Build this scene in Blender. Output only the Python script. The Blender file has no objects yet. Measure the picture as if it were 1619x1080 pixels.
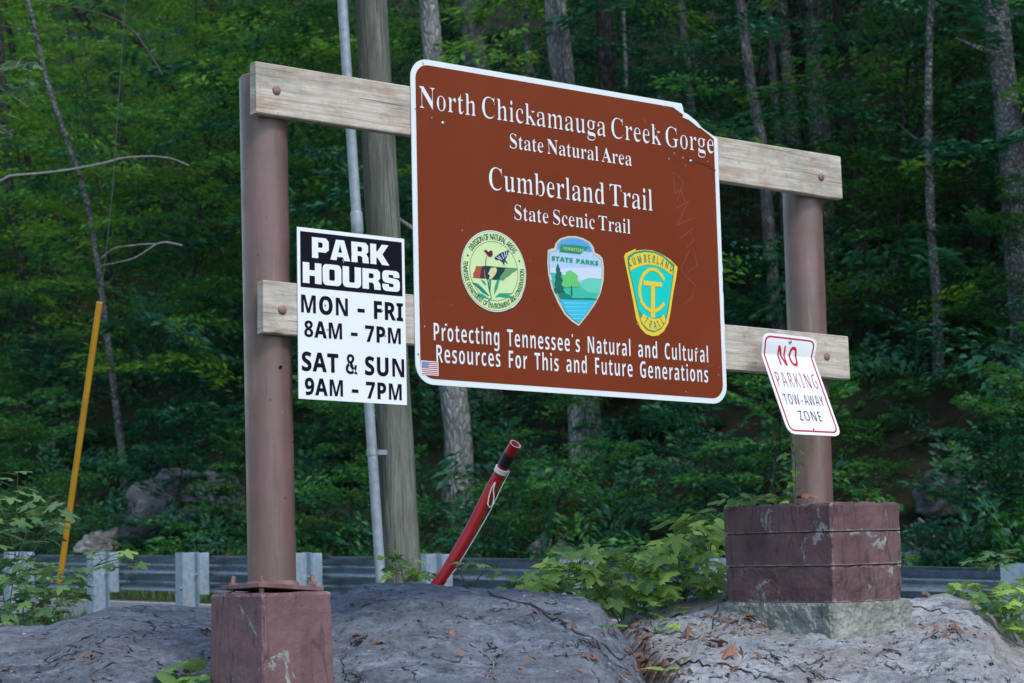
import bpy, math, random
import numpy as np
from mathutils import Vector, Matrix, noise
from mathutils.geometry import tessellate_polygon

# ------------------------------------------------------------------ camera, world, sun, exposure
S = bpy.context.scene
COL = S.collection
FPX = 3559.0                       # focal length in photograph pixels (1619 wide)
CAMZ = 0.82
PITCH, ROLL = 0.0913, 0.0235

def basis(yaw, p, r):
    fw = np.array([math.sin(yaw)*math.cos(p), math.cos(yaw)*math.cos(p), math.sin(p)])
    rt = np.array([math.cos(yaw), -math.sin(yaw), 0.0]); up = np.cross(rt, fw)
    c, s = math.cos(r), math.sin(r)
    return np.array([c*rt - s*up, s*rt + c*up, fw])
BW = basis(0, PITCH, ROLL); CW = np.array([0, 0, CAMZ])
cam = bpy.data.cameras.new('camera'); cam.sensor_width = 36; cam.lens = 36*FPX/1619
cam.clip_start = .1; cam.clip_end = 2000
cam.dof.use_dof = True; cam.dof.focus_distance = 8.7; cam.dof.aperture_fstop = 7.1
camo = bpy.data.objects.new('camera', cam); COL.objects.link(camo)
camo.matrix_world = Matrix(((BW[0][0], BW[1][0], -BW[2][0], 0), (BW[0][1], BW[1][1], -BW[2][1], 0),
                            (BW[0][2], BW[1][2], -BW[2][2], CAMZ), (0, 0, 0, 1)))
S.camera = camo
SUN_EL, SUN_AZ = math.radians(50), math.radians(148)      # azimuth clockwise from +Y (the view): behind the camera, to the right
W = bpy.data.worlds.new('World'); S.world = W; W.use_nodes = True
wn = W.node_tree.nodes; bg = wn['Background']; sky = wn.new('ShaderNodeTexSky')
sky.sky_type = 'NISHITA'; sky.sun_disc = False; sky.sun_elevation = SUN_EL; sky.sun_rotation = SUN_AZ
sky.air_density = 1.3; sky.dust_density = 1.0; sky.ozone_density = 3.0
W.node_tree.links.new(sky.outputs[0], bg.inputs[0]); bg.inputs[1].default_value = 0.15
sun = bpy.data.lights.new('sun', 'SUN'); sun.energy = 1.35; sun.angle = math.radians(16); sun.color = (1, .975, .94)
suno = bpy.data.objects.new('sun', sun); COL.objects.link(suno)
sd = Vector((math.sin(SUN_AZ)*math.cos(SUN_EL), math.cos(SUN_AZ)*math.cos(SUN_EL), math.sin(SUN_EL)))
suno.rotation_euler = sd.to_track_quat('Z', 'Y').to_euler()
S.view_settings.view_transform = 'Standard'; S.view_settings.look = 'None'
S.view_settings.exposure = 0.6; S.view_settings.gamma = 1; S.view_settings.use_curve_mapping = False
S.render.engine = 'CYCLES'
S.cycles.use_denoising = True
S.cycles.max_bounces = 6; S.cycles.diffuse_bounces = 3; S.cycles.transparent_max_bounces = 6

# ------------------------------------------------------------------ frames of reference
BS = basis(.6499, .1416, .0235); CS = np.array([-4.6191, -6.6588, -1.0084])   # the camera as the sign sees it
RS = BW.T @ BS
SIGN = Matrix(((*RS[0], 0), (*RS[1], 0), (*RS[2], 0), (0, 0, 0, 1)))
_t = CW - RS @ CS
SIGN = Matrix(((RS[0][0], RS[0][1], RS[0][2], _t[0]), (RS[1][0], RS[1][1], RS[1][2], _t[1]),
               (RS[2][0], RS[2][1], RS[2][2], _t[2]), (0, 0, 0, 1)))          # sign frame -> world: x along the board, y to its back, z up
def at(u, v, Y):
    "world point seen at photograph pixel u, v at ground distance Y"
    d = BW.T @ np.array([(u - 809.5)/FPX, (540 - v)/FPX, 1.0])
    return Vector(CW + d*(Y/d[1]))
def sp(u, v, y=0.0):
    "point in the sign's own frame at photograph pixel u, v on its plane y"
    d = BS.T @ np.array([(u - 809.5)/FPX, (540 - v)/FPX, 1.0])
    return Vector(CS + d*((y - CS[1])/d[1]))
def s2w(x, y, z): return SIGN @ Vector((x, y, z))

# ------------------------------------------------------------------ object helpers
def tag(o, label=None, cat=None, group=None, kind=None):
    if label: o['label'] = label
    if cat: o['category'] = cat
    if group: o['group'] = group
    if kind: o['kind'] = kind
    return o
def empty(name, M=Matrix(), **k):
    o = bpy.data.objects.new(name, None); COL.objects.link(o)
    o.empty_display_size = .1
    o.matrix_world = M if isinstance(M, Matrix) else Matrix.Translation(M)
    tag(o, **k); return o
def link(name, me, parent=None, M=None, **k):
    o = bpy.data.objects.new(name, me); COL.objects.link(o)
    if parent: o.parent = parent
    if M is not None: o.matrix_local = M if isinstance(M, Matrix) else Matrix.Translation(M)
    tag(o, **k); return o
class MB:
    "collects geometry; mats = list of materials, faces carry an index"
    def __init__(s): s.v = []; s.f = []; s.m = []; s.sm = []
    def add(s, vs, fs, mi=0, smooth=False):
        b = len(s.v); s.v += [tuple(p) for p in vs]
        for f in fs: s.f.append(tuple(b + i for i in f)); s.m.append(mi); s.sm.append(smooth)
    def box(s, c, d, mi=0, R=None, bev=0.0):
        x, y, z = (q/2 for q in d)
        if bev:
            b = bev; P = []; idx = {}
            vs = []; 
            for sx in (-1, 1):
                for sy in (-1, 1):
                    for sz in (-1, 1):
                        vs.append((sx*(x-b), sy*(y-b), sz*z)); vs.append((sx*(x-b), sy*y, sz*(z-b))); vs.append((sx*x, sy*(y-b), sz*(z-b)))
            def k(sx, sy, sz, a): return (((sx+1)//2*2 + (sy+1)//2)*2 + (sz+1)//2)*3 + a
            fs = []
            for q in (-1, 1):
                fs.append([k(-1,-1,q,0), k(1,-1,q,0), k(1,1,q,0), k(-1,1,q,0)][::q])
                fs.append([k(-1,q,-1,1), k(1,q,-1,1), k(1,q,1,1), k(-1,q,1,1)][::-q])
                fs.append([k(q,-1,-1,2), k(q,1,-1,2), k(q,1,1,2), k(q,-1,1,2)][::q])
                for w in (-1, 1):
                    fs.append([k(-1,q,w,0), k(1,q,w,0), k(1,q,w,1), k(-1,q,w,1)][::(-q*w)])
                    fs.append([k(q,-1,w,0), k(q,1,w,0), k(q,1,w,2), k(q,-1,w,2)][::(q*w)])
                    fs.append([k(q,w,-1,1), k(q,w,1,1), k(q,w,1,2), k(q,w,-1,2)][::(q*w)])
                    for e in (-1, 1): fs.append([k(q,w,e,0), k(q,w,e,1), k(q,w,e,2)][::(q*w*e)])
        else:
            vs = [(sx*x, sy*y, sz*z) for sx in (-1,1) for sy in (-1,1) for sz in (-1,1)]
            fs = [(0,1,3,2),(4,6,7,5),(0,4,5,1),(2,3,7,6),(0,2,6,4),(1,5,7,3)]
        R = R or Matrix.Identity(3)
        s.add([Vector(c) + R @ Vector(p) for p in vs], fs, mi)
        return s
    def tube(s, pts, rad, n=8, mi=0, caps=True, smooth=True, jit=0.0, seed=0.0, hollow=0.0):
        pts = [Vector(p) for p in pts]; N = len(pts)
        rad = rad if hasattr(rad, '__len__') else [rad]*N
        T = [(pts[min(i+1, N-1)] - pts[max(i-1, 0)]).normalized() for i in range(N)]
        a = T[0].orthogonal().normalized(); vs = []
        for i in range(N):
            a = (a - T[i]*a.dot(T[i])).normalized(); b = T[i].cross(a)
            for k in range(n):
                t = 2*math.pi*k/n; r = rad[i]
                if jit:
                    d = a*math.cos(t) + b*math.sin(t)
                    r *= 1 + jit*noise.noise(Vector((d.x*1.6 + seed, d.y*1.6, pts[i].z*1.3))) + jit*.6*noise.noise(Vector((d.x*4 + seed, d.y*4, pts[i].z*4)))
                vs.append(pts[i] + (a*math.cos(t) + b*math.sin(t))*r)
        fs = [(i*n+k, i*n+(k+1) % n, (i+1)*n+(k+1) % n, (i+1)*n+k) for i in range(N-1) for k in range(n)]
        s.add(vs, fs, mi, smooth)
        if caps:
            s.add(vs[:n], [tuple(range(n))[::-1]], mi); s.add(vs[-n:], [tuple(range(n))], mi)
        return s
    def lathe(s, prof, c=(0,0,0), n=16, mi=0, R=None, smooth=True):
        R = R or Matrix.Identity(3); vs = []
        for r, z in prof:
            for k in range(n):
                t = 2*math.pi*k/n; vs.append(Vector(c) + R @ Vector((r*math.cos(t), r*math.sin(t), z)))
        fs = [(i*n+k, i*n+(k+1) % n, (i+1)*n+(k+1) % n, (i+1)*n+k) for i in range(len(prof)-1) for k in range(n)]
        s.add(vs, fs, mi, smooth); return s
    def flat(s, loops, y, mi=0, f=None):
        "filled 2-D loops (x, z) as a sheet at depth y in the sign frame, facing -y; f maps (x, z, y) to a point"
        if len(loops) > 1:
            def inside(p, l):
                c = False; j = len(l)-1
                for i in range(len(l)):
                    if (l[i][1] > p[1]) != (l[j][1] > p[1]) and p[0] < (l[j][0]-l[i][0])*(p[1]-l[i][1])/(l[j][1]-l[i][1]) + l[i][0]: c = not c
                    j = i
                return c
            hole = [any(j != i and inside(l[0], loops[j]) for j in range(len(loops))) for i, l in enumerate(loops)]
            outs = [i for i, h in enumerate(hole) if not h]
            if len(outs) > 1:
                for i in outs: s.flat([loops[i]] + [l for k, l in enumerate(loops) if hole[k] and inside(l[0], loops[i])], y, mi, f)
                return s
        L = [[Vector((p[0], p[1], 0)) for p in l] for l in loops]
        tr = tessellate_polygon(L); P = [p for l in L for p in l]
        fs = []
        for a, b, c in tr:
            ar = (P[b].x-P[a].x)*(P[c].y-P[a].y) - (P[b].y-P[a].y)*(P[c].x-P[a].x)
            if abs(ar) < 1e-12: continue
            fs.append((a, b, c) if ar > 0 else (a, c, b))
        f = f or (lambda x, z, y: (x, y, z))
        s.add([f(p.x, p.y, y) for p in P], fs, mi); return s
    def slab(s, loop, y0, y1, mi=0, f=None):
        "solid plate with outline loop (ccw, x z) between front y0 and back y1"
        f = f or (lambda x, z, y: (x, y, z))
        s.flat([loop], y0, mi, f); n = len(loop)
        b = len(s.v); s.v += [f(p[0], p[1], y0) for p in loop] + [f(p[0], p[1], y1) for p in loop]
        for i in range(n):
            j = (i+1) % n; s.f.append((b+i, b+n+i, b+n+j, b+j)); s.m.append(mi); s.sm.append(False)
        s.flat([loop], y1, mi, f); return s
    def mesh(s, name, mats):
        me = bpy.data.meshes.new(name)
        me.from_pydata(s.v, [], s.f)
        for m in (mats if isinstance(mats, (list, tuple)) else [mats]): me.materials.append(m)
        me.polygons.foreach_set('material_index', s.m); me.polygons.foreach_set('use_smooth', s.sm)
        me.validate(); me.update(); return me
    def build(s, name, mats, parent=None, M=None, **k): return link(name, s.mesh(name, mats), parent, M, **k)
def npmesh(name, V, Fc, mats, midx=None, smooth=False):
    "fast mesh from arrays; Fc (n, 3 or 4)"
    me = bpy.data.meshes.new(name); V = np.asarray(V, dtype=np.float32); Fc = np.asarray(Fc, dtype=np.int32)
    me.vertices.add(len(V)); me.vertices.foreach_set('co', V.ravel())
    k = Fc.shape[1]; me.loops.add(Fc.size); me.loops.foreach_set('vertex_index', Fc.ravel())
    me.polygons.add(len(Fc)); me.polygons.foreach_set('loop_start', np.arange(0, Fc.size, k, dtype=np.int32))
    for m in (mats if isinstance(mats, (list, tuple)) else [mats]): me.materials.append(m)
    if midx is not None: me.polygons.foreach_set('material_index', midx)
    me.update(calc_edges=True)
    if smooth: me.polygons.foreach_set('use_smooth', [True]*len(Fc))
    me.validate(); return me

# ------------------------------------------------------------------ materials
def mat(name, base=(.5, .5, .5), rough=.6, metal=0.0, spec=.5):
    m = bpy.data.materials.new(name); m.use_nodes = True
    b = m.node_tree.nodes['Principled BSDF']
    b.inputs['Base Color'].default_value = (*base, 1); b.inputs['Roughness'].default_value = rough
    b.inputs['Metallic'].default_value = metal; b.inputs['Specular IOR Level'].default_value = spec
    return m
class NT:
    def __init__(s, m): s.t = m.node_tree; s.b = s.t.nodes['Principled BSDF']
    def n(s, ty, **k):
        x = s.t.nodes.new('ShaderNode' + ty)
        for a, v in k.items():
            if a in x.inputs: x.inputs[a].default_value = v
            else: setattr(x, a, v)
        return x
    def l(s, a, b): s.t.links.new(a, b)
    def coord(s, scale=(1, 1, 1), kind='Object', rot=(0, 0, 0)):
        c = s.n('TexCoord'); m = s.n('Mapping'); m.inputs['Scale'].default_value = scale; m.inputs['Rotation'].default_value = rot
        s.l(c.outputs[kind], m.inputs[0]); return m.outputs[0]
    def noise(s, vec, scale, detail=4, rough=.55, dist=0.0):
        x = s.n('TexNoise'); x.inputs['Scale'].default_value = scale; x.inputs['Detail'].default_value = detail
        x.inputs['Roughness'].default_value = rough; x.inputs['Distortion'].default_value = dist
        s.l(vec, x.inputs['Vector']); return x.outputs['Fac']
    def vor(s, vec, scale, feature='F1', out='Distance'):
        x = s.n('TexVoronoi'); x.feature = feature; x.inputs['Scale'].default_value = scale; s.l(vec, x.inputs['Vector']); return x.outputs[out]
    def ramp(s, fac, stops):
        x = s.n('ValToRGB'); e = x.color_ramp.elements
        while len(e) < len(stops): e.new(.5)
        for i, (p, c) in enumerate(stops):
            e[i].position = p; e[i].color = (*c, 1) if hasattr(c, '__len__') else (c, c, c, 1)
        s.l(fac, x.inputs[0]); return x.outputs[0]
    def mix(s, fac, a, b, mode='MIX'):
        x = s.n('Mix'); x.data_type = 'RGBA'; x.blend_type = mode
        for sock, v in ((x.inputs[0], fac), (x.inputs[6], a), (x.inputs[7], b)):
            if isinstance(v, (int, float)): sock.default_value = v
            elif isinstance(v, tuple): sock.default_value = (*v, 1)
            else: s.l(v, sock)
        return x.outputs[2]
    def math(s, op, a, b=0.0):
        x = s.n('Math'); x.operation = op
        for i, v in enumerate((a, b)):
            if isinstance(v, (int, float)): x.inputs[i].default_value = v
            else: s.l(v, x.inputs[i])
        return x.outputs[0]
    def bump(s, h, strength=.5, dist=.01):
        x = s.n('Bump'); x.inputs['Strength'].default_value = strength; x.inputs['Distance'].default_value = dist
        s.l(h, x.inputs['Height']); s.l(x.outputs[0], s.b.inputs['Normal'])
    def col(s, c): s.l(c, s.b.inputs['Base Color'])

def m_rock(name, tint, warm=0.0):
    m = mat(name, rough=.85, spec=.25); t = NT(m); v = t.coord()
    big = t.noise(t.coord((1, 1.6, 2.5)), 1.5, 7, .68, .6); med = t.noise(t.coord((1, 2.2, 3.5)), 5, 8, .74, .3); fine = t.noise(v, 45, 5, .7)
    vs = t.coord((1, 1, 4)); strat = t.noise(vs, 5, 6, .7, 1.0)
    c = t.ramp(big, [(.3, tuple(q*.5 for q in tint)), (.5, tint), (.7, tuple(min(q*1.5, .70) for q in tint))])
    c = t.mix(t.ramp(med, [(.36, .8), (.50, 0.0)]), c, tuple(q*.36 for q in tint))
    c = t.mix(t.ramp(t.noise(v, 2.1, 3), [(.45, 0.0), (.65, .55+warm)]), c, (.36, .30, .25) if warm else (.24, .235, .26))
    c = t.mix(t.ramp(fine, [(.3, .45), (.52, 0.0)]), c, tuple(q*.25 for q in tint))
    c = t.mix(t.ramp(fine, [(.6, 0.0), (.75, .5)]), c, (.33, .34, .37))
    spot = t.vor(v, 9); c = t.mix(t.ramp(spot, [(.05, .9), (.085, 0.0)]), c, (.62, .65, .64))
    pit = t.ramp(t.noise(t.coord((1, 1, 1.6)), 13, 5, .62, .9), [(.33, 1.0), (.38, 0.0)])
    c = t.mix(pit, c, (.02, .02, .026))
    moss = t.ramp(t.noise(v, 3.3, 5, .7), [(.6, 0.0), (.75, .4)]); c = t.mix(moss, c, (.07, .085, .05))
    wv = t.n('VectorMath'); wv.operation = 'ADD'; t.l(v, wv.inputs[0]); wc = t.n('TexNoise'); wc.inputs['Scale'].default_value = 2.2; wc.inputs['Detail'].default_value = 5; t.l(v, wc.inputs['Vector']); t.l(wc.outputs['Color'], wv.inputs[1])
    ck = t.math('MULTIPLY', t.ramp(t.vor(wv.outputs[0], .9, 'DISTANCE_TO_EDGE'), [(.0, 1.0), (.006, 0.0)]), t.ramp(t.noise(v, 1.7, 2), [(.48, 0.0), (.56, 1.0)])); c = t.mix(t.math('MULTIPLY', ck, .8), c, (.02, .02, .024))
    c = t.mix(t.ramp(t.noise(t.coord((1, 2.5, 6)), 4, 7, .75, .8), [(.52, 0.0), (.66, .6)]), c, tuple(min(q*2.0, .6) for q in tint))
    t.col(c)
    h = t.math('ADD', t.math('MULTIPLY', strat, .8), t.math('MULTIPLY', fine, .35)); h = t.math('SUBTRACT', h, t.math('MULTIPLY', pit, .7))
    h = t.math('ADD', h, t.math('MULTIPLY', med, .8)); h = t.math('SUBTRACT', h, t.math('MULTIPLY', ck, .8))
    t.bump(h, 1.0, .05); return m
def m_pole(name, tint):
    m = mat(name, rough=.9, spec=.12); t = NT(m); w = t.coord(); v = t.coord((16, 16, .7))
    g = t.noise(v, 4.5, 8, .72, .3); big = t.noise(t.coord((3.5, 3.5, .55)), 1.8, 5, .65)
    c = t.ramp(g, [(.3, tuple(q*.45 for q in tint)), (.5, tint), (.7, tuple(q*1.7 for q in tint))])
    c = t.mix(t.ramp(big, [(.42, 0.0), (.58, .7)]), c, tuple(q*.42 for q in tint))
    c = t.mix(t.ramp(t.noise(w, 1.3, 5, .6), [(.5, 0.0), (.7, .55)]), c, (.085, .105, .06))
    ck = t.ramp(t.noise(t.coord((22, 22, .5)), 3.2, 4, .6), [(.27, 1.0), (.33, 0.0)]); c = t.mix(t.math('MULTIPLY', ck, .85), c, (.018, .016, .013))
    kn = t.vor(t.coord((1, 1, .8)), 2.6); c = t.mix(t.ramp(kn, [(.06, .8), (.11, 0.0)]), c, (.03, .026, .02))
    t.col(c); t.bump(t.math('SUBTRACT', g, t.math('MULTIPLY', ck, 1.2)), .8, .012); return m
def m_wood(name, tint):
    m = mat(name, rough=.8, spec=.2); t = NT(m); v = t.coord((1.2, 8, 26)); w = t.coord()
    x = t.n('TexWave'); x.wave_type = 'RINGS'; x.rings_direction = 'Y'
    vv = t.coord((.55, 1.0, 4.2)); t.l(vv, x.inputs['Vector'])
    x.inputs['Scale'].default_value = 1.9; x.inputs['Distortion'].default_value = 9.0; x.inputs['Detail'].default_value = 4; x.inputs['Detail Scale'].default_value = .8
    g = t.noise(v, 5, 7, .7, .4); c = t.ramp(g, [(.3, tuple(q*.62 for q in tint)), (.5, tint), (.7, tuple(min(q*1.2, .75) for q in tint))])
    c = t.mix(t.ramp(x.outputs['Fac'], [(.0, .45), (.3, 0.0)]), c, (.36, .28, .20))
    c = t.mix(t.ramp(t.noise(t.coord((1, 1, 2)), 4, 6, .7), [(.47, 0.0), (.64, .65)]), c, (.34, .22, .15))
    c = t.mix(t.ramp(t.noise(t.coord((1, 1, 2.5), rot=(0, 0, 1)), 3.1, 6, .7), [(.48, 0.0), (.66, .7)]), c, (.27, .27, .22)); c = t.mix(t.ramp(t.noise(w, 38, 4, .7), [(.62, 0.0), (.72, .6)]), c, (.16, .13, .10))
    crack = t.ramp(t.noise(t.coord((.7, 3, 42)), 3.5, 3, .6, .5), [(.30, 1.0), (.345, 0.0)]); c = t.mix(t.math('MULTIPLY', crack, .75), c, (.10, .075, .05))
    knot = t.vor(t.coord((1.5, 1, 3.2)), 1.9); c = t.mix(t.ramp(knot, [(.05, .9), (.12, 0.0)]), c, (.17, .09, .05))
    t.col(c); t.bump(t.math('SUBTRACT', g, crack), .5, .004); return m
def m_bark(name, dark, pale, amt=.5, vs=.35):
    m = mat(name, rough=.9, spec=.15); t = NT(m); v = t.coord((1, 1, vs)); w = t.coord()
    f = t.noise(v, 14, 6, .7, .6); r = t.vor(v, 16, 'DISTANCE_TO_EDGE')
    c = t.ramp(f, [(.3, tuple(q*.4 for q in dark)), (.5, dark), (.66, pale)])
    c = t.mix(t.ramp(t.noise(w, 2.3, 5, .7, .5), [(.5-.25*amt, 0.0), (.62, .85*min(1, amt*1.4))]), c, pale)
    c = t.mix(t.ramp(r, [(.0, .8), (.10, 0.0)]), c, tuple(q*.35 for q in dark))
    c = t.mix(t.ramp(t.noise(w, .9, 4, .6), [(.56, 0.0), (.7, .5)]), c, (.05, .08, .035))
    t.col(c); t.bump(t.math('ADD', t.math('MULTIPLY', r, 1.8), f), 1.0, .05); return m
def m_paintpost():
    m = mat('brown_post_paint', rough=.3, spec=.6); t = NT(m); v = t.coord(); s = t.coord((1, 1, .12))
    c = t.ramp(t.noise(s, 9, 5, .6), [(.3, (.125, .064, .058)), (.55, (.19, .105, .100)), (.75, (.235, .145, .140))])
    c = t.mix(t.ramp(t.noise(v, 2.4, 5, .65), [(.40, 0.0), (.66, .75)]), c, (.105, .085, .050))
    c = t.mix(t.ramp(t.vor(v, 14), [(.05, .9), (.08, 0.0)]), c, (.07, .035, .03))
    c = t.mix(t.ramp(t.noise(t.coord((1, 1, .07)), 26, 6, .7), [(.56, 0.0), (.70, .65)]), c, (.075, .05, .035))
    c = t.mix(t.ramp(t.noise(t.coord((1, 1, .5), rot=(.2, .1, 0)), 7, 7, .7), [(.66, 0.0), (.70, .8)]), c, (.26, .22, .21))
    c = t.mix(t.ramp(t.noise(s, 22, 4, .7), [(.6, 0.0), (.75, .4)]), c, (.30, .24, .24))
    t.col(c); t.l(t.ramp(t.noise(v, 8, 4), [(.3, .26), (.7, .46)]), t.b.inputs['Roughness'])
    t.bump(t.noise(v, 60, 3), .12, .002); return m
def m_paintconc(name, tint, peel=.5):
    m = mat(name, rough=.7, spec=.3); t = NT(m); v = t.coord()
    c = t.ramp(t.noise(v, 4, 5, .65), [(.3, tuple(q*.62 for q in tint)), (.55, tint), (.8, tuple(q*1.2 for q in tint))])
    c = t.mix(t.ramp(t.noise(v, 12, 5, .7), [(.55, 0.0), (.75, .5)]), c, tuple(q*.5 for q in tint))
    c = t.mix(t.ramp(t.noise(t.coord((1, 1, .12)), 16, 5, .65), [(.54, 0.0), (.72, .55)]), c, tuple(q*.42 for q in tint))
    c = t.mix(t.ramp(t.noise(v, 2.6, 5, .7), [(.5, 0.0), (.72, .5)]), c, (.16, .15, .14))
    sm = t.ramp(t.noise(t.coord((5.5, 5.5, .5)), 1.7, 3, .5, .3), [(.488, 0.0), (.5, 1.0), (.512, 0.0)]); c = t.mix(t.math('MULTIPLY', sm, .7), c, tuple(q*.3 for q in tint))
    p = t.ramp(t.noise(t.coord((1, 1, .75)), 6.5, 9, .72, 1.1), [(.66-.08*peel, 0.0), (.675-.08*peel, 1.0)])
    gg = t.n('NewGeometry'); ed = t.ramp(t.math('ADD', gg.outputs['Pointiness'], t.math('MULTIPLY', t.noise(v, 24, 4, .7), .07)), [(.58, 0.0), (.61, .6)])
    c = t.mix(p, c, t.ramp(t.noise(v, 30, 4), [(.3, (.17, .185, .17)), (.7, (.36, .37, .35))])); c = t.mix(ed, c, (.34, .31, .30))
    t.col(c); h = t.math('ADD', t.noise(v, 90, 5, .75), t.math('MULTIPLY', t.noise(v, 18, 4), .8))
    h = t.math('SUBTRACT', h, t.math('MULTIPLY', t.ramp(t.vor(v, 95), [(.0, 1.0), (.25, 0.0)]), .9))
    t.bump(t.math('SUBTRACT', h, t.math('MULTIPLY', p, .3)), .55, .005); return m
def m_conc():
    m = mat('grey_footing_concrete', rough=.9, spec=.2); t = NT(m); v = t.coord()
    c = t.ramp(t.noise(v, 9, 6, .7), [(.3, (.11, .12, .10)), (.52, (.24, .25, .22)), (.75, (.44, .44, .40))])
    c = t.mix(t.ramp(t.vor(v, 48), [(.0, .7), (.35, 0.0)]), c, (.30, .29, .26)); t.col(c)
    t.bump(t.math('ADD', t.noise(v, 30, 5, .7), t.vor(v, 50)), .8, .009); return m
def m_galv(name, tint=(.36, .40, .44), rough=.42, metal=.65):
    m = mat(name, rough=rough, metal=metal); t = NT(m); v = t.coord()
    c = t.ramp(t.noise(v, 22, 4, .6), [(.3, tuple(q*.75 for q in tint)), (.7, tuple(q*1.15 for q in tint))])
    c = t.mix(t.ramp(t.noise(v, 3, 5, .7), [(.5, 0.0), (.75, .5)]), c, tuple(q*.6 for q in tint)); t.col(c)
    t.l(t.ramp(t.noise(v, 9, 3), [(.3, rough-.1), (.7, rough+.15)]), t.b.inputs['Roughness']); return m
def m_leaf(name, a, b, trans=.25, rough=.5, yellow=.0):
    m = mat(name, rough=rough, spec=.4); t = NT(m); g = t.n('NewGeometry')
    c = t.ramp(g.outputs['Random Per Island'], [(0, a), (.55, tuple((p+q)/2 for p, q in zip(a, b))), (.93, b), (1, (b[0]*1.5+yellow, b[1]*1.3, b[2]))])
    ob = t.n('ObjectInfo'); k = t.ramp(ob.outputs['Random'], [(0, .78), (1, 1.2)])
    c = t.mix(1.0, c, k, 'MULTIPLY'); t.col(c)
    tr = t.n('BsdfTranslucent'); mx = t.n('MixShader'); mx.inputs[0].default_value = trans
    hs = t.n('HueSaturation'); hs.inputs['Value'].default_value = 1.3; hs.inputs['Hue'].default_value = .485; t.l(c, hs.inputs['Color']); t.l(hs.outputs[0], tr.inputs[0])
    out = t.t.nodes['Material Output']; t.l(t.b.outputs[0], mx.inputs[1]); t.l(tr.outputs[0], mx.inputs[2]); t.l(mx.outputs[0], out.inputs[0]); return m
def m_sheet(name, a, b, rough=.4, nz=3.0):
    m = mat(name, rough=rough, spec=.4); t = NT(m); v = t.coord()
    t.col(t.ramp(t.noise(v, nz, 5, .6), [(.3, a), (.7, b)])); return m

M_ROCK = m_rock('slate_rock', (.205, .222, .260)); M_ROCKW = m_rock('pale_rock', (.52, .525, .54), .2)
M_ROCKB = m_rock('bank_rock', (.13, .14, .145))
M_WOOD = m_wood('weathered_pine', (.58, .52, .44)); M_WOODP = m_pole('weathered_pole_wood', (.18, .185, .155))
M_POST = m_paintpost(); M_BASE = m_paintconc('maroon_painted_concrete', (.205, .112, .118), .62); M_BASE2 = m_paintconc('dull_maroon_concrete', (.150, .080, .084), .95)
M_CONC = m_conc(); M_GALV = m_galv('galvanised_steel'); M_COND = m_galv('grey_conduit', (.30, .345, .385), .5, .15)
M_BOLT = m_sheet('rusty_bolt', (.19, .10, .08), (.33, .21, .18), .6, 30); M_ZINC = mat('zinc_bolt', (.45, .46, .47), .35, .9)
M_RUST = m_sheet('rusty_plate', (.11, .05, .05), (.24, .14, .14), .7, 12)
M_BARKG = m_bark('grey_bark', (.10, .10, .105), (.26, .27, .27), .5); M_BARKP = m_bark('pale_bark', (.16, .165, .16), (.36, .375, .37), .85)
M_BARKD = m_bark('dark_bark', (.035, .034, .033), (.085, .085, .08), .3); M_BARKB = m_bark('mottled_bark', (.055, .055, .058), (.32, .34, .34), .5, .7)
M_TWIG = mat('twig_brown', (.050, .043, .036), .85); M_TWIGP = m_sheet('pale_twig', (.16, .15, .14), (.30, .29, .27), .8, 14)
M_LEAF1 = m_leaf('beech_leaf', (.024, .118, .036), (.070, .235, .046), .40)
M_LEAF2 = m_leaf('shade_leaf', (.016, .086, .054), (.040, .165, .082), .32)
M_LEAF3 = m_leaf('bright_leaf', (.060, .200, .024), (.160, .370, .046), .44)
M_VINE = m_leaf('vine_leaf', (.050, .105, .030), (.150, .240, .055), .30, .42, .04)
M_VINE2 = m_leaf('pale_vine_leaf', (.06, .13, .06), (.14, .22, .08), .30, .42)
M_DEAD = m_sheet('dead_leaf', (.09, .045, .03), (.26, .15, .11), .75, 18); M_DEADO = m_sheet('orange_dead_leaf', (.17, .065, .035), (.36, .17, .10), .7, 18)
M_STEM = mat('green_stem', (.07, .09, .03), .6)
M_RED = m_sheet('red_plastic', (.33, .010, .016), (.42, .018, .024), .28, 4); M_REDIN = mat('faded_pink_plastic', (.55, .20, .24), .6)
M_BLACKT = mat('black_tape', (.012, .012, .014), .45); M_WHITE = mat('white_plastic', (.72, .75, .74), .4)
M_YEL = m_sheet('yellow_guard', (.50, .235, .012), (.62, .32, .02), .45, 5); M_WIRE = mat('steel_wire', (.10, .12, .12), .5, .6)
# sign sheeting
M_SWHITE = m_sheet('white_sheeting', (.70, .75, .76), (.77, .81, .82), .35); M_ALU = mat('bare_aluminium', (.45, .46, .47), .4, .8)
def m_brown():
    m = mat('brown_sheeting', rough=.5, spec=.12); t = NT(m); v = t.coord()
    c = t.ramp(t.noise(v, 2.2, 6, .6), [(.3, (.165, .030, .0085)), (.7, (.20, .038, .012))])
    c = t.mix(t.ramp(t.noise(t.coord((1, 1, 3)), 14, 5, .75), [(.6, 0.0), (.85, .35)]), c, (.26, .10, .06))
    c = t.mix(t.ramp(t.vor(v, 13), [(.018, .8), (.034, 0.0)]), c, (.34, .20, .15))
    t.col(c); t.bump(t.noise(v, 5, 2), .08, .01); return m
M_BROWN = m_brown()
M_BLK = mat('black_print', (.005, .005, .011), .5, spec=.12); M_SW2 = m_sheet('hours_white', (.80, .81, .83), (.84, .85, .86), .3)
M_REDP = m_sheet('red_print', (.42, .008, .025), (.52, .02, .045), .5, 6); M_REDF = m_sheet('purple_faded_print', (.13, .015, .06), (.22, .03, .09), .35, 9)
M_SCR = mat('scratched_sheeting', (.25, .085, .055), .6)

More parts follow.
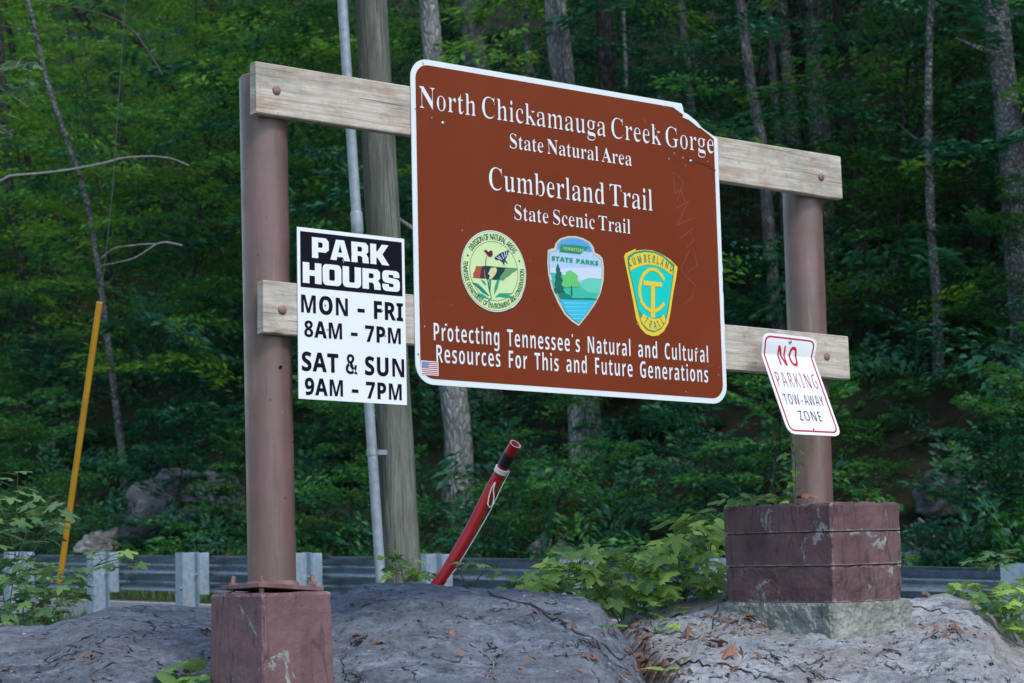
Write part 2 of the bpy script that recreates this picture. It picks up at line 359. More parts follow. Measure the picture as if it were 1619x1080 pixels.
GL = {'sA': '437|-9 0,-9 18,9 21,24 30,32 41,41 55,49 75,206 466,224 465,384 87,411 34,425 22,443 18,443 0,229 0,229 18,259 21,277 30,283 46,273 81,253 132,103 132,79 71,76 59,75 48,80 32,96 21,124 18,128 18,128 0|113 161,242 161,177 319', 'sC': '468|257 -11,224 -9,193 -3,164 6,137 20,113 37,91 56,72 79,56 104,43 132,34 162,28 194,26 228,28 262,34 294,43 323,56 351,72 376,92 399,114 418,139 435,166 448,195 458,226 464,259 465,283 464,309 459,337 451,367 440,388 435,408 443,419 465,437 465,437 308,420 308,407 338,392 364,375 387,356 407,328 427,298 439,265 443,212 430,174 389,151 321,144 226,152 138,177 74,219 36,278 24,305 26,331 33,358 45,383 61,407 81,428 106,447 89,409 45,365 14,314 -5', 'sG': '508|268 -10,233 -8,200 -3,170 7,141 19,116 36,93 55,74 77,57 103,44 131,35 161,29 194,28 229,29 263,35 295,44 324,57 352,74 377,93 399,115 419,139 435,166 448,195 458,225 464,257 465,284 464,311 459,340 451,369 441,388 436,398 438,406 443,419 465,437 465,437 308,420 308,409 334,397 357,382 379,366 397,348 413,329 426,309 436,288 441,267 443,214 430,176 389,153 322,146 228,148 178,154 135,165 98,180 67,199 44,221 26,246 16,275 13,298 14,316 19,328 27,339 45,343 71,343 128,339 154,329 170,317 176,299 180,275 182,275 198,500 198,500 182,473 179,457 171,449 155,446 128,446 29,402 12,357 0,313 -8', 'sN': '494|403 -11,107 350,107 79,110 49,119 31,136 21,167 17,167 0,18 0,18 17,39 19,54 23,65 30,71 41,75 57,76 79,76 388,36 433,18 439,18 455,156 455,391 169,391 377,390 399,386 414,379 425,369 431,331 439,331 455,480 455,480 439,450 434,433 425,425 407,422 377,422 -11', 'sS': '390|43 -11,43 158,62 158,72 124,83 94,96 70,111 50,136 30,164 19,197 15,220 17,241 24,257 36,269 51,276 69,279 89,273 117,255 140,225 160,163 191,135 205,112 221,92 236,77 253,62 276,53 302,50 332,52 358,57 381,67 403,80 421,96 437,115 449,136 459,160 464,185 466,229 461,282 448,291 446,300 445,313 450,320 466,339 466,339 319,322 319,315 343,305 365,293 385,280 402,265 417,248 429,231 438,213 443,194 445,173 443,155 437,140 426,128 413,122 398,120 380,124 356,137 336,151 325,168 314,189 303,253 273,279 260,300 247,317 233,331 219,342 204,350 188,355 171,358 153,359 133,357 106,350 80,339 58,323 38,304 21,281 8,254 -2,225 -8,192 -10,158 -8,126 1,98 9,85 12,75 11,69 7,61 -11', 'sT': '423|92 0,92 17,114 19,130 23,142 31,150 42,154 59,156 81,156 433,149 433,116 430,88 420,65 403,47 380,35 352,29 318,11 318,11 455,410 455,410 317,394 317,381 368,357 404,319 426,269 433,263 433,263 81,265 58,269 41,276 30,288 23,305 19,328 17,328 0', 'sa': '344|255 -10,226 -5,208 10,200 35,176 16,151 2,124 -6,95 -9,74 -6,55 0,40 11,29 26,22 43,20 63,25 91,39 115,63 136,88 150,119 164,156 177,199 190,199 241,196 266,187 282,171 292,148 296,115 290,104 274,113 257,121 243,123 231,120 215,110 202,95 194,77 191,59 194,45 203,36 218,33 236,37 259,49 278,62 290,77 300,95 308,115 314,137 317,162 318,195 317,223 312,246 304,263 292,280 271,290 244,293 210,293 62,295 40,298 36,304 34,320 42,329 28,306 7,281 -6|151 34,174 41,187 50,199 63,199 169,164 157,138 139,123 114,118 84,122 56,133 39', 'sb': '361|43 -11,43 388,41 414,37 428,26 436,8 439,8 455,138 455,138 279,162 301,190 314,221 318,244 316,265 310,284 299,301 284,315 266,326 245,335 221,340 195,342 166,340 133,333 103,323 75,308 51,291 30,270 13,246 0,220 -8,192 -10,162 -6,133 7,105 28,53 -11|183 14,204 18,220 30,232 49,238 70,242 95,244 125,245 160,244 197,239 228,231 251,220 267,204 277,184 280,169 277,155 270,144 257,138 242,138 69,143 38,158 20', 'sc': '293|156 -10,131 -8,108 -1,87 11,67 26,51 45,38 68,28 93,21 120,19 150,22 181,29 210,40 237,55 260,74 280,96 297,120 309,146 317,175 319,204 317,230 310,250 298,265 283,274 265,277 245,275 228,266 215,253 207,236 204,214 209,201 225,196 251,197 261,197 271,190 290,169 297,144 290,126 269,116 235,112 187,114 153,118 123,126 97,137 76,156 55,178 42,204 38,227 42,250 53,271 72,285 60,258 30,227 8,193 -6', 'sd': '370|140 -10,117 -8,97 -1,78 10,61 26,47 44,35 66,26 91,21 118,19 147,21 180,27 210,36 237,48 261,63 281,81 297,101 309,123 316,146 318,175 314,201 301,223 280,223 401,220 419,212 430,198 437,176 439,176 455,319 455,319 75,320 54,325 41,335 32,353 28,353 11,325 9,294 6,260 -1,223 -10,223 39,201 12,173 -5|171 28,187 31,202 41,215 56,223 76,223 242,217 257,206 270,191 278,174 281,155 277,141 267,130 250,123 225,119 193,118 153,119 115,123 83,130 58,140 42,153 32', 'se': '301|154 -10,129 -8,106 -1,85 10,66 26,50 45,37 69,27 95,21 125,19 157,21 187,28 215,38 240,51 263,68 282,87 298,109 309,132 316,157 318,193 314,224 301,249 280,264 259,274 234,281 206,283 173,283 166,117 166,123 112,138 73,164 50,199 42,225 47,248 62,270 86,285 73,258 36,228 11,193 -5|116 192,201 192,201 215,201 241,198 261,193 277,181 292,161 297,141 291,127 274,119 244,116 203', 'sf': '214|15 0,15 16,40 22,46 27,50 35,52 73,52 277,16 277,16 310,52 310,52 353,56 386,67 413,85 436,109 452,139 461,174 465,200 463,222 456,240 446,253 432,261 417,263 400,260 381,252 367,239 358,224 355,208 358,195 365,187 376,185 391,187 405,193 420,196 426,197 433,193 441,180 443,163 440,153 430,149 413,148 390,148 310,203 310,203 277,148 277,148 65,150 40,158 26,173 18,199 16,199 0', 'sg': '327|146 -140,106 -138,73 -132,48 -122,29 -108,18 -92,14 -75,20 -54,38 -38,69 -26,44 -10,29 9,24 30,28 54,42 74,57 86,77 98,102 110,67 128,42 150,27 179,22 212,24 232,30 251,40 268,53 282,69 295,88 305,109 312,132 317,157 318,183 317,208 312,233 304,317 304,317 268,268 268,281 248,289 226,291 203,290 185,285 167,276 151,264 137,250 125,234 116,215 108,194 104,172 103,157 103,142 104,126 102,112 94,104 84,101 71,111 55,141 49,175 49,208 48,236 45,259 40,277 33,292 24,303 13,310 -1,314 -18,316 -37,311 -67,296 -92,272 -113,248 -125,219 -133,185 -139|157 124,178 130,190 146,195 163,198 184,199 211,198 238,195 260,190 276,178 292,157 297,137 292,124 276,118 260,115 238,114 211,115 184,118 163,124 146,137 130|161 -116,205 -113,238 -104,257 -88,263 -66,260 -51,249 -41,231 -36,205 -34,97 -34,79 -52,73 -73,79 -89,95 -103,111 -111,133 -115', 'sh': '381|18 0,18 16,35 19,45 26,51 37,52 56,52 399,51 417,46 429,36 437,19 440,19 455,148 455,148 267,168 289,190 305,215 315,243 318,281 312,309 292,325 258,330 212,330 56,332 38,337 26,347 19,363 16,363 0,202 0,202 16,207 16,228 26,235 56,235 217,234 241,229 258,219 268,203 271,183 267,164 255,148 235,148 56,149 38,154 26,164 19,180 16,180 0', 'si': '198|101 362,81 366,65 376,54 393,50 412,54 432,65 449,81 460,101 463,120 460,137 449,147 432,151 412,147 393,136 376,120 366|18 0,18 16,35 19,45 26,51 37,52 56,52 252,51 272,47 285,37 291,20 293,21 310,148 310,148 56,150 38,154 26,164 19,180 16,180 0', 'sk': '359|17 0,17 16,35 19,45 26,51 38,52 56,52 398,51 417,47 429,38 436,20 439,21 455,148 455,148 169,227 248,240 264,244 278,235 290,209 293,206 293,206 310,345 310,345 293,320 289,297 278,275 260,222 209,346 34,360 21,376 16,376 0,211 0,211 16,217 16,234 20,239 32,232 49,163 147,148 134,148 56,149 38,154 26,164 19,180 16,180 0', 'sl': '199|18 0,18 16,35 19,45 26,51 37,52 56,52 398,51 417,47 429,38 436,20 439,20 455,148 455,148 56,150 38,154 26,164 19,180 16,180 0', 'sm': '554|18 0,18 16,35 19,45 26,51 37,52 56,52 253,51 271,46 284,36 291,19 294,19 310,146 310,146 265,166 288,188 305,212 315,237 318,268 315,292 304,310 286,320 261,341 286,364 304,390 315,418 318,455 312,482 292,498 258,504 212,504 56,505 38,510 26,520 19,536 16,536 0,377 0,377 16,393 19,403 26,408 38,410 56,410 217,408 241,404 258,394 268,377 271,358 268,341 256,324 237,324 56,326 38,331 26,340 19,356 16,356 0,199 0,199 16,215 19,225 26,230 38,232 56,232 217,230 241,226 258,216 268,199 271,180 267,162 255,146 235,146 56,148 38,152 27,162 19,177 16,177 0', 'sn': '381|18 0,18 16,35 19,45 26,51 37,52 56,52 253,51 271,46 284,36 291,19 294,19 310,148 310,148 267,168 290,190 306,215 315,243 318,281 312,309 292,325 258,330 212,330 56,332 38,337 26,347 19,363 16,363 0,202 0,202 16,207 16,228 26,235 56,235 217,234 241,229 258,219 268,203 271,183 267,164 255,148 235,148 56,149 38,154 26,164 19,180 16,180 0', 'so': '336|169 -10,140 -8,114 -1,90 11,69 27,52 47,38 70,27 96,21 124,19 154,21 184,27 213,38 239,52 262,69 281,90 297,114 309,140 316,168 318,196 316,222 309,245 298,266 282,283 263,298 240,308 214,315 185,317 154,315 123,308 94,298 69,284 46,266 26,245 11,222 -1,197 -8|169 11,193 18,209 39,214 56,217 81,220 154,219 194,217 227,213 253,208 271,192 292,169 299,144 292,128 271,123 253,120 227,118 194,117 154,120 82,123 56,128 39,144 18', 'sr': '287|18 0,18 16,35 19,45 26,51 37,52 56,52 252,51 273,46 285,37 291,20 293,21 310,146 310,146 252,158 272,172 288,187 301,210 314,233 318,258 315,275 304,286 287,289 266,287 248,278 234,265 225,248 222,233 224,222 231,207 250,199 257,189 260,175 255,162 241,155 228,151 211,149 192,149 56,152 37,159 25,173 19,197 16,197 0', 'st': '228|124 -9,99 -7,80 -1,66 10,56 26,50 46,48 71,48 279,20 279,20 300,88 369,105 389,118 407,129 424,144 424,144 310,208 310,208 279,144 279,144 82,146 64,149 51,157 43,168 40,183 44,195 56,206 75,222 66,205 33,182 9,155 -5', 'su': '375|131 -10,103 -7,81 2,65 17,54 38,48 65,46 97,46 248,44 268,39 282,29 291,11 294,11 310,142 310,142 74,144 58,151 46,162 38,177 36,196 39,213 49,228 66,228 248,226 269,221 283,209 291,189 294,189 310,324 310,324 70,326 51,331 39,342 33,360 30,360 13,331 11,300 7,265 0,228 -10,228 40,216 26,202 13,186 3,169 -4,150 -9', 'b6': '384|199 -7,167 -4,138 3,110 16,86 33,64 57,47 85,37 110,29 138,25 169,24 203,24 231,26 258,30 285,35 312,42 337,51 362,62 385,76 406,93 425,113 443,136 457,162 469,184 476,209 481,235 484,264 485,297 484,328 480,328 399,301 404,271 406,234 404,203 397,178 387,159 373,143 355,132 334,125 310,119 284,117 256,121 256,131 271,144 284,160 296,178 304,200 310,225 312,255 309,282 302,305 289,325 272,341 250,353 224,360 194,362 160,359 123,351 90,337 62,318 38,294 18,266 4,234 -4|197 75,215 77,231 84,245 95,256 111,262 132,264 158,262 180,257 198,248 214,235 225,219 231,199 234,178 231,160 224,145 213,134 199,127 183,124 167,126 145,132 124,142 105,157 89,175 78', 'b7': '384|75 0,255 394,18 394,18 480,362 480,362 416,181 0', 'b8': '384|192 -7,154 -5,121 2,92 13,67 28,48 46,35 68,26 93,24 122,26 153,35 179,50 201,70 220,91 237,116 251,95 265,77 281,61 299,48 320,41 344,38 371,41 395,48 416,60 435,76 450,95 463,117 473,141 480,166 484,192 486,219 484,244 480,268 473,290 463,308 450,324 435,336 416,343 395,345 370,342 343,334 319,321 299,303 282,282 266,259 253,308 222,322 209,335 196,346 180,354 163,358 145,360 124,358 99,351 76,339 55,323 37,303 22,280 9,253 0,224 -5|192 296,214 307,232 321,245 339,250 363,246 383,233 399,215 408,191 412,169 408,150 399,138 383,134 363,138 340,151 322,170 308|191 68,214 70,233 75,247 84,261 103,266 127,263 144,255 159,229 184,196 204,187 209,168 198,151 187,137 175,126 161,120 145,118 128,122 104,136 85,150 75,169 70', 'b9': '384|120 -7,87 -6,55 -2,55 79,83 75,113 73,150 75,180 81,205 92,225 106,240 124,251 144,259 168,264 194,267 222,263 222,252 207,240 194,225 183,207 174,184 168,156 167,127 169,101 176,78 189,58 206,42 228,31 254,24 284,21 318,24 355,32 388,46 416,65 441,89 460,117 474,149 482,185 485,216 482,246 475,273 462,298 445,319 422,336 393,347 368,354 340,359 309,360 275,359 247,357 220,354 193,349 167,342 141,333 117,321 93,307 72,290 53,271 35,248 21,221 9,199 2,175 -3,148 -6|185 244,206 247,224 255,239 266,250 280,257 295,259 311,257 333,251 355,241 374,227 390,209 400,187 404,168 401,152 395,138 383,128 367,122 346,120 320,121 298,127 280,136 265,148 253,165 247', 'bA': '463|0 0,169 482,293 482,463 0,354 0,319 114,144 114,109 0|170 199,295 199,259 311,251 340,240 375,232 407,223 374,212 336,204 311', 'bB': '451|60 0,60 480,210 480,255 478,294 473,327 464,355 453,376 437,391 416,401 389,404 358,401 332,395 309,384 289,370 272,352 261,330 255,330 251,353 245,373 234,391 220,404 199,411 183,414 162,416 139,413 108,404 81,389 57,369 37,343 21,313 9,279 2,240 0|162 289,221 289,247 291,268 296,282 304,295 321,300 345,294 368,279 384,263 391,242 395,216 396,162 396|162 84,228 84,256 86,277 92,292 102,302 115,308 131,310 149,306 173,292 192,276 202,254 207,225 209,162 209', 'bC': '428|255 -7,219 -5,187 1,158 10,133 24,110 41,91 61,75 84,62 110,52 139,45 170,40 203,39 239,41 274,46 307,54 338,65 367,80 394,97 417,118 437,141 455,168 468,197 478,229 484,264 486,288 485,312 482,335 477,359 470,382 462,404 453,371 370,317 392,299 397,282 401,264 402,228 397,198 382,175 358,161 334,151 306,146 274,144 238,146 202,151 171,160 143,172 120,189 102,209 88,235 81,264 78,284 79,303 81,323 85,386 103,386 18,365 10,344 4,324 -1,302 -4,279 -6', 'bD': '497|60 0,60 480,211 480,247 478,281 473,313 464,342 453,368 438,391 419,411 398,427 374,441 346,450 315,456 282,458 244,454 187,441 138,419 96,389 61,351 35,306 15,255 4,196 0|162 84,206 84,270 94,316 123,343 173,353 242,350 279,344 311,333 338,318 359,298 375,275 387,248 394,216 396,162 396', 'bE': '376|60 0,60 480,336 480,336 396,162 396,162 291,324 291,324 208,162 208,162 84,336 84,336 0', 'bF': '369|60 0,60 480,335 480,335 396,161 396,161 273,323 273,323 189,161 189,161 0', 'bG': '486|262 -7,211 -3,167 9,129 29,97 56,71 92,53 134,43 184,39 240,41 277,46 311,55 342,68 371,84 397,104 420,127 439,153 456,183 469,215 479,251 484,289 486,315 485,340 483,365 478,389 472,411 465,432 457,398 375,348 394,329 398,309 401,289 402,261 399,235 393,212 381,192 366,175 347,162 325,152 299,146 270,144 238,145 208,149 181,156 155,167 133,180 114,197 98,217 87,241 80,269 78,305 80,333 85,333 185,242 185,242 269,433 269,433 21,354 1,326 -3,295 -6', 'bH': '514|60 0,60 480,162 480,162 291,352 291,352 480,453 480,453 0,352 0,352 207,162 207,162 0', 'bI': '261|21 0,21 58,80 85,80 395,21 422,21 480,240 480,240 422,181 395,181 85,240 58,240 0', 'bK': '446|60 0,60 480,162 480,162 260,181 288,202 316,332 480,445 480,277 267,446 0,330 0,205 202,162 171,162 0', 'bL': '379|60 0,60 480,162 480,162 84,357 84,357 0', 'bM': '633|60 0,60 480,199 480,312 113,314 113,435 480,573 480,573 0,478 0,478 227,479 279,481 335,483 375,480 375,357 0,263 0,148 376,145 376,148 336,150 278,151 223,151 0', 'bN': '546|60 0,60 480,189 480,397 120,399 120,396 187,394 253,394 480,486 480,486 0,357 0,148 363,145 363,149 294,151 226,151 0', 'bO': '535|267 -7,230 -5,196 1,166 11,139 24,115 41,95 61,77 84,63 111,53 140,45 171,40 205,39 241,40 277,45 311,53 342,63 371,77 397,95 420,115 440,139 456,166 470,196 479,230 485,268 487,305 485,339 479,369 470,396 456,420 440,440 420,457 397,471 370,482 341,490 310,494 277,496 240,494 204,490 171,482 139,471 110,457 84,440 61,420 41,396 24,369 11,339 1,305 -5|267 79,298 81,323 89,344 103,361 122,373 146,382 173,387 205,389 240,387 276,382 308,373 336,361 359,344 378,323 392,298 400,268 402,238 400,212 392,191 378,175 359,162 336,153 308,148 276,146 240,148 205,153 173,162 146,175 122,191 103,212 89,238 81', 'bP': '422|60 0,60 480,214 480,257 477,294 470,324 457,349 440,368 418,381 392,389 363,392 330,390 303,384 276,374 252,360 229,340 209,316 193,294 183,268 176,239 172,206 171,162 171,162 0|162 254,195 254,222 256,245 261,264 271,278 285,286 303,289 326,284 357,269 379,243 392,208 396,162 396', 'bR': '443|60 0,60 480,200 480,246 477,285 471,318 459,345 444,365 424,380 399,389 370,392 336,390 315,386 296,379 278,370 263,359 249,346 237,332 226,318 217,302 209,443 0,330 0,216 184,162 184,162 0|162 267,195 267,225 268,249 274,267 283,279 296,286 313,289 333,286 354,278 370,266 382,247 390,223 395,193 396,162 396', 'bS': '370|167 -7,130 -5,95 1,62 10,31 22,31 117,102 90,126 83,150 79,175 77,197 79,215 84,228 92,240 108,244 128,241 145,232 160,217 172,198 183,176 195,150 207,114 225,77 253,61 272,48 293,41 310,38 329,36 350,39 380,47 407,61 431,80 450,104 466,131 477,163 484,199 486,223 485,247 482,270 478,341 453,308 373,249 394,232 398,214 401,195 402,170 398,151 388,140 373,136 353,141 330,158 313,176 302,199 290,226 277,250 265,271 253,289 241,305 227,318 212,329 196,337 178,342 157,343 133,340 103,332 76,317 52,297 31,272 15,242 3,206 -4', 'bT': '389|144 0,144 395,13 395,13 480,375 480,375 395,245 395,245 0', 'bU': '508|252 -7,207 -4,168 5,134 21,107 42,85 68,70 98,60 133,57 171,57 480,158 480,158 186,161 151,169 123,183 103,201 89,225 81,255 79,285 81,309 90,327 105,339 126,347 153,349 187,349 480,451 480,451 169,448 137,441 107,429 80,412 55,390 34,363 16,340 6,313 -1,284 -5', 'bV': '437|163 0,0 480,103 480,193 194,200 167,211 125,218 89,225 125,236 167,243 194,334 480,437 480,273 0', 'bW': '649|122 0,0 480,100 480,161 218,170 179,179 132,185 92,191 132,199 177,207 211,277 480,373 480,443 211,450 177,459 132,465 92,471 132,480 179,488 218,549 480,649 480,527 0,412 0,347 252,342 274,335 306,328 339,324 364,321 339,314 307,308 274,302 251,238 0', 'bY': '419|159 0,159 183,0 480,110 480,210 282,310 480,419 480,260 187,260 0', 'bZ': '389|16 0,16 66,246 396,22 396,22 480,367 480,367 414,137 84,373 84,373 0', 'ba': '406|142 -7,111 -4,84 6,60 22,43 44,32 73,28 109,33 145,46 174,69 196,92 208,120 217,154 223,192 226,256 228,256 244,252 269,241 287,223 297,199 300,181 299,164 297,146 292,95 273,62 341,83 351,105 359,128 365,152 370,177 373,203 374,238 372,268 366,294 356,316 342,333 324,345 302,353 275,355 244,355 0,285 0,266 50,263 50,247 32,231 17,214 7,194 -1,170 -5|179 66,200 69,218 75,234 86,246 100,253 118,256 140,256 170,217 169,188 166,166 160,150 151,136 132,131 109,134 89,144 76,160 69', 'bb': '425|254 -7,229 -5,208 0,190 8,176 18,163 29,152 40,146 40,129 0,52 0,52 510,152 510,152 392,151 351,148 319,152 319,163 333,177 346,192 358,210 366,232 372,257 373,286 370,312 361,336 346,357 325,373 299,385 266,393 228,395 184,392 140,385 101,373 69,356 42,335 20,311 5,284 -4|226 75,245 78,261 87,275 103,285 125,291 152,293 185,291 218,285 245,274 266,261 281,244 290,224 293,201 291,183 283,170 269,161 250,155 226,152 195,152 185,154 152,159 125,168 103,182 87,201 78', 'bc': '345|201 -7,163 -4,129 5,100 19,75 39,55 65,41 97,33 136,30 181,32 213,36 242,43 268,53 291,70 317,91 337,117 353,145 364,176 371,210 373,234 373,256 370,276 366,324 349,295 271,251 287,210 293,176 286,152 265,137 230,132 182,135 148,141 121,153 101,168 86,187 77,210 75,230 75,249 78,266 83,282 89,298 97,313 106,313 21,297 12,281 5,265 0,247 -4,226 -6', 'bd': '425|169 -7,139 -4,113 5,90 20,69 41,52 68,40 101,33 139,30 183,33 227,40 265,52 298,69 325,90 346,114 361,141 370,171 373,196 372,218 367,236 358,252 347,266 334,277 320,280 320,275 351,273 393,273 510,373 510,373 0,296 0,277 48,273 48,262 33,248 20,233 9,215 0,193 -5|203 73,228 76,248 84,262 98,271 117,277 141,279 171,279 182,278 215,272 242,263 264,249 280,229 289,202 292,182 289,165 279,150 264,140 242,134 214,132 181,134 148,140 121,150 100,165 85,182 76', 'be': '397|218 -7,183 -4,151 2,121 14,95 30,73 50,54 76,44 98,36 123,32 150,30 181,32 212,36 240,42 265,52 288,69 314,89 335,113 352,140 364,170 371,203 373,239 371,271 363,300 349,324 330,343 306,357 278,365 245,368 207,368 158,132 158,135 132,143 110,157 92,175 79,197 71,223 68,246 69,267 71,287 75,307 80,327 88,347 97,347 19,329 11,310 5,290 0,269 -4,245 -6|134 225,274 225,272 246,266 265,257 280,243 293,226 300,204 302,186 300,170 294,156 283,145 269,138 249', 'bf': '260|69 0,69 291,13 291,13 340,69 367,69 394,70 423,76 447,84 466,96 482,111 494,129 503,150 509,173 513,198 514,252 509,290 498,265 425,240 431,209 435,191 431,178 422,171 407,169 390,169 367,255 367,255 291,169 291,169 0', 'bg': '425|189 -161,117 -156,95 -153,74 -147,52 -140,52 -60,87 -72,122 -81,158 -86,195 -88,229 -83,253 -67,268 -41,273 -5,273 3,274 26,275 48,273 48,259 30,244 16,228 6,209 -1,190 -5,169 -7,138 -4,111 6,87 21,67 43,51 71,39 103,33 140,30 183,33 225,40 263,51 295,68 323,88 345,112 361,140 370,171 373,203 370,232 360,256 343,277 320,280 320,288 367,373 367,373 -1,370 -38,361 -70,347 -97,326 -120,300 -138,269 -151,232 -159|204 72,227 74,246 82,261 94,271 112,277 137,279 170,279 182,277 218,271 246,261 267,247 281,227 289,203 292,172 285,150 264,137 230,132 181,137 133,150 99,173 79', 'bh': '441|52 0,52 510,152 510,152 406,151 355,148 320,153 320,166 337,181 350,198 361,217 368,238 372,259 373,288 371,313 365,335 355,355 342,371 323,382 300,389 272,391 239,391 0,291 0,291 214,284 258,265 285,232 293,205 290,184 280,170 262,160 238,154 209,152 173,152 0', 'bi': '205|103 412,82 415,64 423,52 438,48 461,52 485,64 500,82 508,103 510,123 508,141 500,153 485,157 461,153 438,141 423,123 415|52 0,52 367,152 367,152 0', 'bl': '205|52 0,52 510,152 510,152 0', 'bm': '660|52 0,52 367,129 367,142 320,148 320,160 337,176 350,194 361,213 368,234 372,255 373,280 372,303 368,323 360,340 350,355 336,366 320,375 320,387 337,403 350,421 361,442 368,462 372,483 373,521 370,553 359,577 342,591 323,601 300,607 272,609 239,609 0,509 0,509 214,503 258,485 285,454 293,430 290,411 281,398 265,388 244,383 217,381 184,381 0,281 0,281 214,275 258,256 285,226 293,201 290,182 280,168 262,159 238,154 209,152 173,152 0', 'bn': '441|52 0,52 367,129 367,142 320,148 320,161 337,177 350,196 361,217 368,238 372,261 373,297 370,329 359,355 342,371 323,382 300,389 272,391 239,391 0,291 0,291 214,289 238,285 258,277 274,258 289,232 293,204 290,184 280,169 262,160 238,154 209,152 173,152 0', 'bo': '416|207 -7,174 -4,144 3,116 15,91 32,70 54,53 80,43 103,36 128,32 155,30 184,33 227,42 265,57 297,78 324,104 346,134 361,169 370,209 373,242 371,272 364,300 351,325 334,346 313,363 287,373 265,380 240,384 213,385 184,382 141,373 103,358 70,337 43,311 21,281 6,246 -4|208 74,232 77,251 86,266 102,276 123,281 151,283 184,281 217,276 244,266 266,251 281,232 290,208 293,184 290,164 281,150 266,140 244,134 217,132 184,134 151,140 123,150 102,164 86,184 77', 'bp': '425|52 -161,52 367,134 367,148 319,152 319,163 333,177 346,192 357,210 366,232 372,257 373,286 370,312 361,336 346,357 325,373 299,385 266,393 228,395 184,392 140,385 102,373 69,355 42,334 21,310 5,283 -4,254 -7,229 -5,208 0,191 8,176 18,163 29,152 40,147 40,152 -13,152 -161|226 75,247 78,263 87,276 103,286 125,291 152,293 185,289 233,276 266,254 287,224 293,201 291,183 283,170 269,161 250,155 226,152 195,152 185,154 152,159 125,168 103,182 87,201 78', 'br': '305|52 0,52 367,128 367,143 305,148 305,160 323,175 339,192 353,212 364,234 371,257 373,275 373,291 371,283 277,270 279,254 280,229 278,205 271,184 259,167 242,159 227,154 208,152 187,152 0', 'bs': '334|152 -7,86 -2,68 2,49 8,31 15,31 97,95 75,117 70,137 67,155 66,180 69,197 75,206 85,210 98,204 115,183 132,130 156,74 185,55 201,41 220,35 235,31 252,30 271,35 303,48 328,70 348,91 359,116 367,144 372,175 373,198 373,219 370,240 367,261 361,283 354,304 345,274 273,223 292,199 298,174 300,149 297,135 289,130 275,135 260,157 244,206 223,261 196,281 181,296 162,303 147,307 129,308 109,304 75,291 46,269 23,247 10,220 1,188 -5', 'bt': '291|178 -7,157 -6,137 -2,119 4,103 13,90 25,78 41,70 61,65 86,63 115,63 291,15 291,15 334,71 367,99 445,163 445,163 367,266 367,266 291,163 291,163 115,166 97,175 84,189 76,207 73,239 77,270 85,270 10,230 -2', 'bu': '441|181 -7,144 -3,112 7,86 25,70 44,59 67,53 95,50 128,50 367,150 367,150 152,152 129,157 109,165 93,183 78,210 73,237 77,258 87,272 104,281 128,287 158,289 194,289 367,389 367,389 0,312 0,299 47,293 47,280 30,264 16,245 6,225 -1,203 -5', 'b&': '448|197 -7,165 -5,136 1,110 12,88 26,69 42,54 62,43 84,36 108,34 133,36 154,40 173,47 189,58 205,70 220,85 235,140 279,216 335,237 352,255 375,260 389,262 405,258 427,245 445,226 457,201 461,184 459,168 453,155 444,145 431,139 416,137 399,139 380,145 363,169 327,204 284,438 0,364 0,171 231,121 293,108 310,96 327,87 344,81 361,77 379,75 398,77 420,82 440,91 458,102 474,117 488,134 499,154 507,176 512,200 513,224 512,246 507,266 499,283 488,297 475,308 459,317 442,322 424,324 404,322 382,315 362,305 342,291 325,256 293,154 217,135 202,121 188,110 174,100 154,97 131,100 108,109 87,124 70,143 57,158 51,175 48,193 46,213 48,232 52,251 59,269 69,286 81,301 95,315 112,327 131,336 151,343 174,348 198,349 224,408 224,406 194,403 167,397 144,389 124,380 107,371 92,345 62,333 47,315 30,294 17,271 7,246 -1,221 -5'}

# ------------------------------------------------------------------ lettering (glyph outlines, 1000 units to the em: b = bold sans, s = serif)
CAPH = {'s': .465, 'b': .5}
def glyph(k):
    parts = GL[k].split('|'); return int(parts[0])/1000, [[tuple(int(q)/1000 for q in p.split(' ')) for p in s_.split(',')] for s_ in parts[1:]]
def offset(loop, d, ky=1.0):
    L = []
    for p in loop:
        if not L or math.dist(p, L[-1]) > .007: L.append(p)
    if math.dist(L[0], L[-1]) < .007: L.pop()
    n = len(L); out = []
    for i in range(n):
        a, b, c = L[i-1], L[i], L[(i+1) % n]
        e1 = Vector((b[0]-a[0], b[1]-a[1])).normalized(); e2 = Vector((c[0]-b[0], c[1]-b[1])).normalized()
        n1 = Vector((-e1.y, e1.x)); n2 = Vector((-e2.y, e2.x)); m = n1 + n2
        if m.length < .2: m = n1
        else:
            m = m/max(m.dot(n1), .5)
            if m.length > 1.5: m = m*(1.5/m.length)
        out.append((b[0] + m.x*d, b[1] + m.y*d*ky))
    return out
_cap = {}
def caph(f):
    if f not in _cap:
        _, P = glyph(f + ('N' if f == 's' else 'M')); _cap[f] = max(p[1] for l in P for p in l)
    return _cap[f]
def layout(txt, f, off=0.0, track=0.0, space=.26):
    "list of (advance start, loops) in cap heights"
    x = 0; out = []; h = caph(f)
    for ch in txt:
        if ch == ' ': x += space/h; continue
        if ch == '-': a, P = .38, [[(.07, .145), (.07, .225), (.31, .225), (.31, .145)]]
        elif ch == "'": a, P = .2, [[(.05, .40), (.04, .50), (.13, .50), (.115, .40)]]
        elif ch == '&' : a, P = glyph('b&'); P = [[(p[0]*.98, p[1]*.98) for p in l] for l in P]; pass
        else: a, P = glyph(f+ch)
        P = [offset(l, off*(.5 if f == 's' and ch in 'NA' else .25 if off > 0 and ch in 'MNW8' else 1), .12 if f == 's' else 1.0) if off else l for l in P]
        off_ = off; out.append((x, [[(x + p[0]/h, p[1]/h) for p in l] for l in P])); x += (a + track)/h
    return out, x - track/h
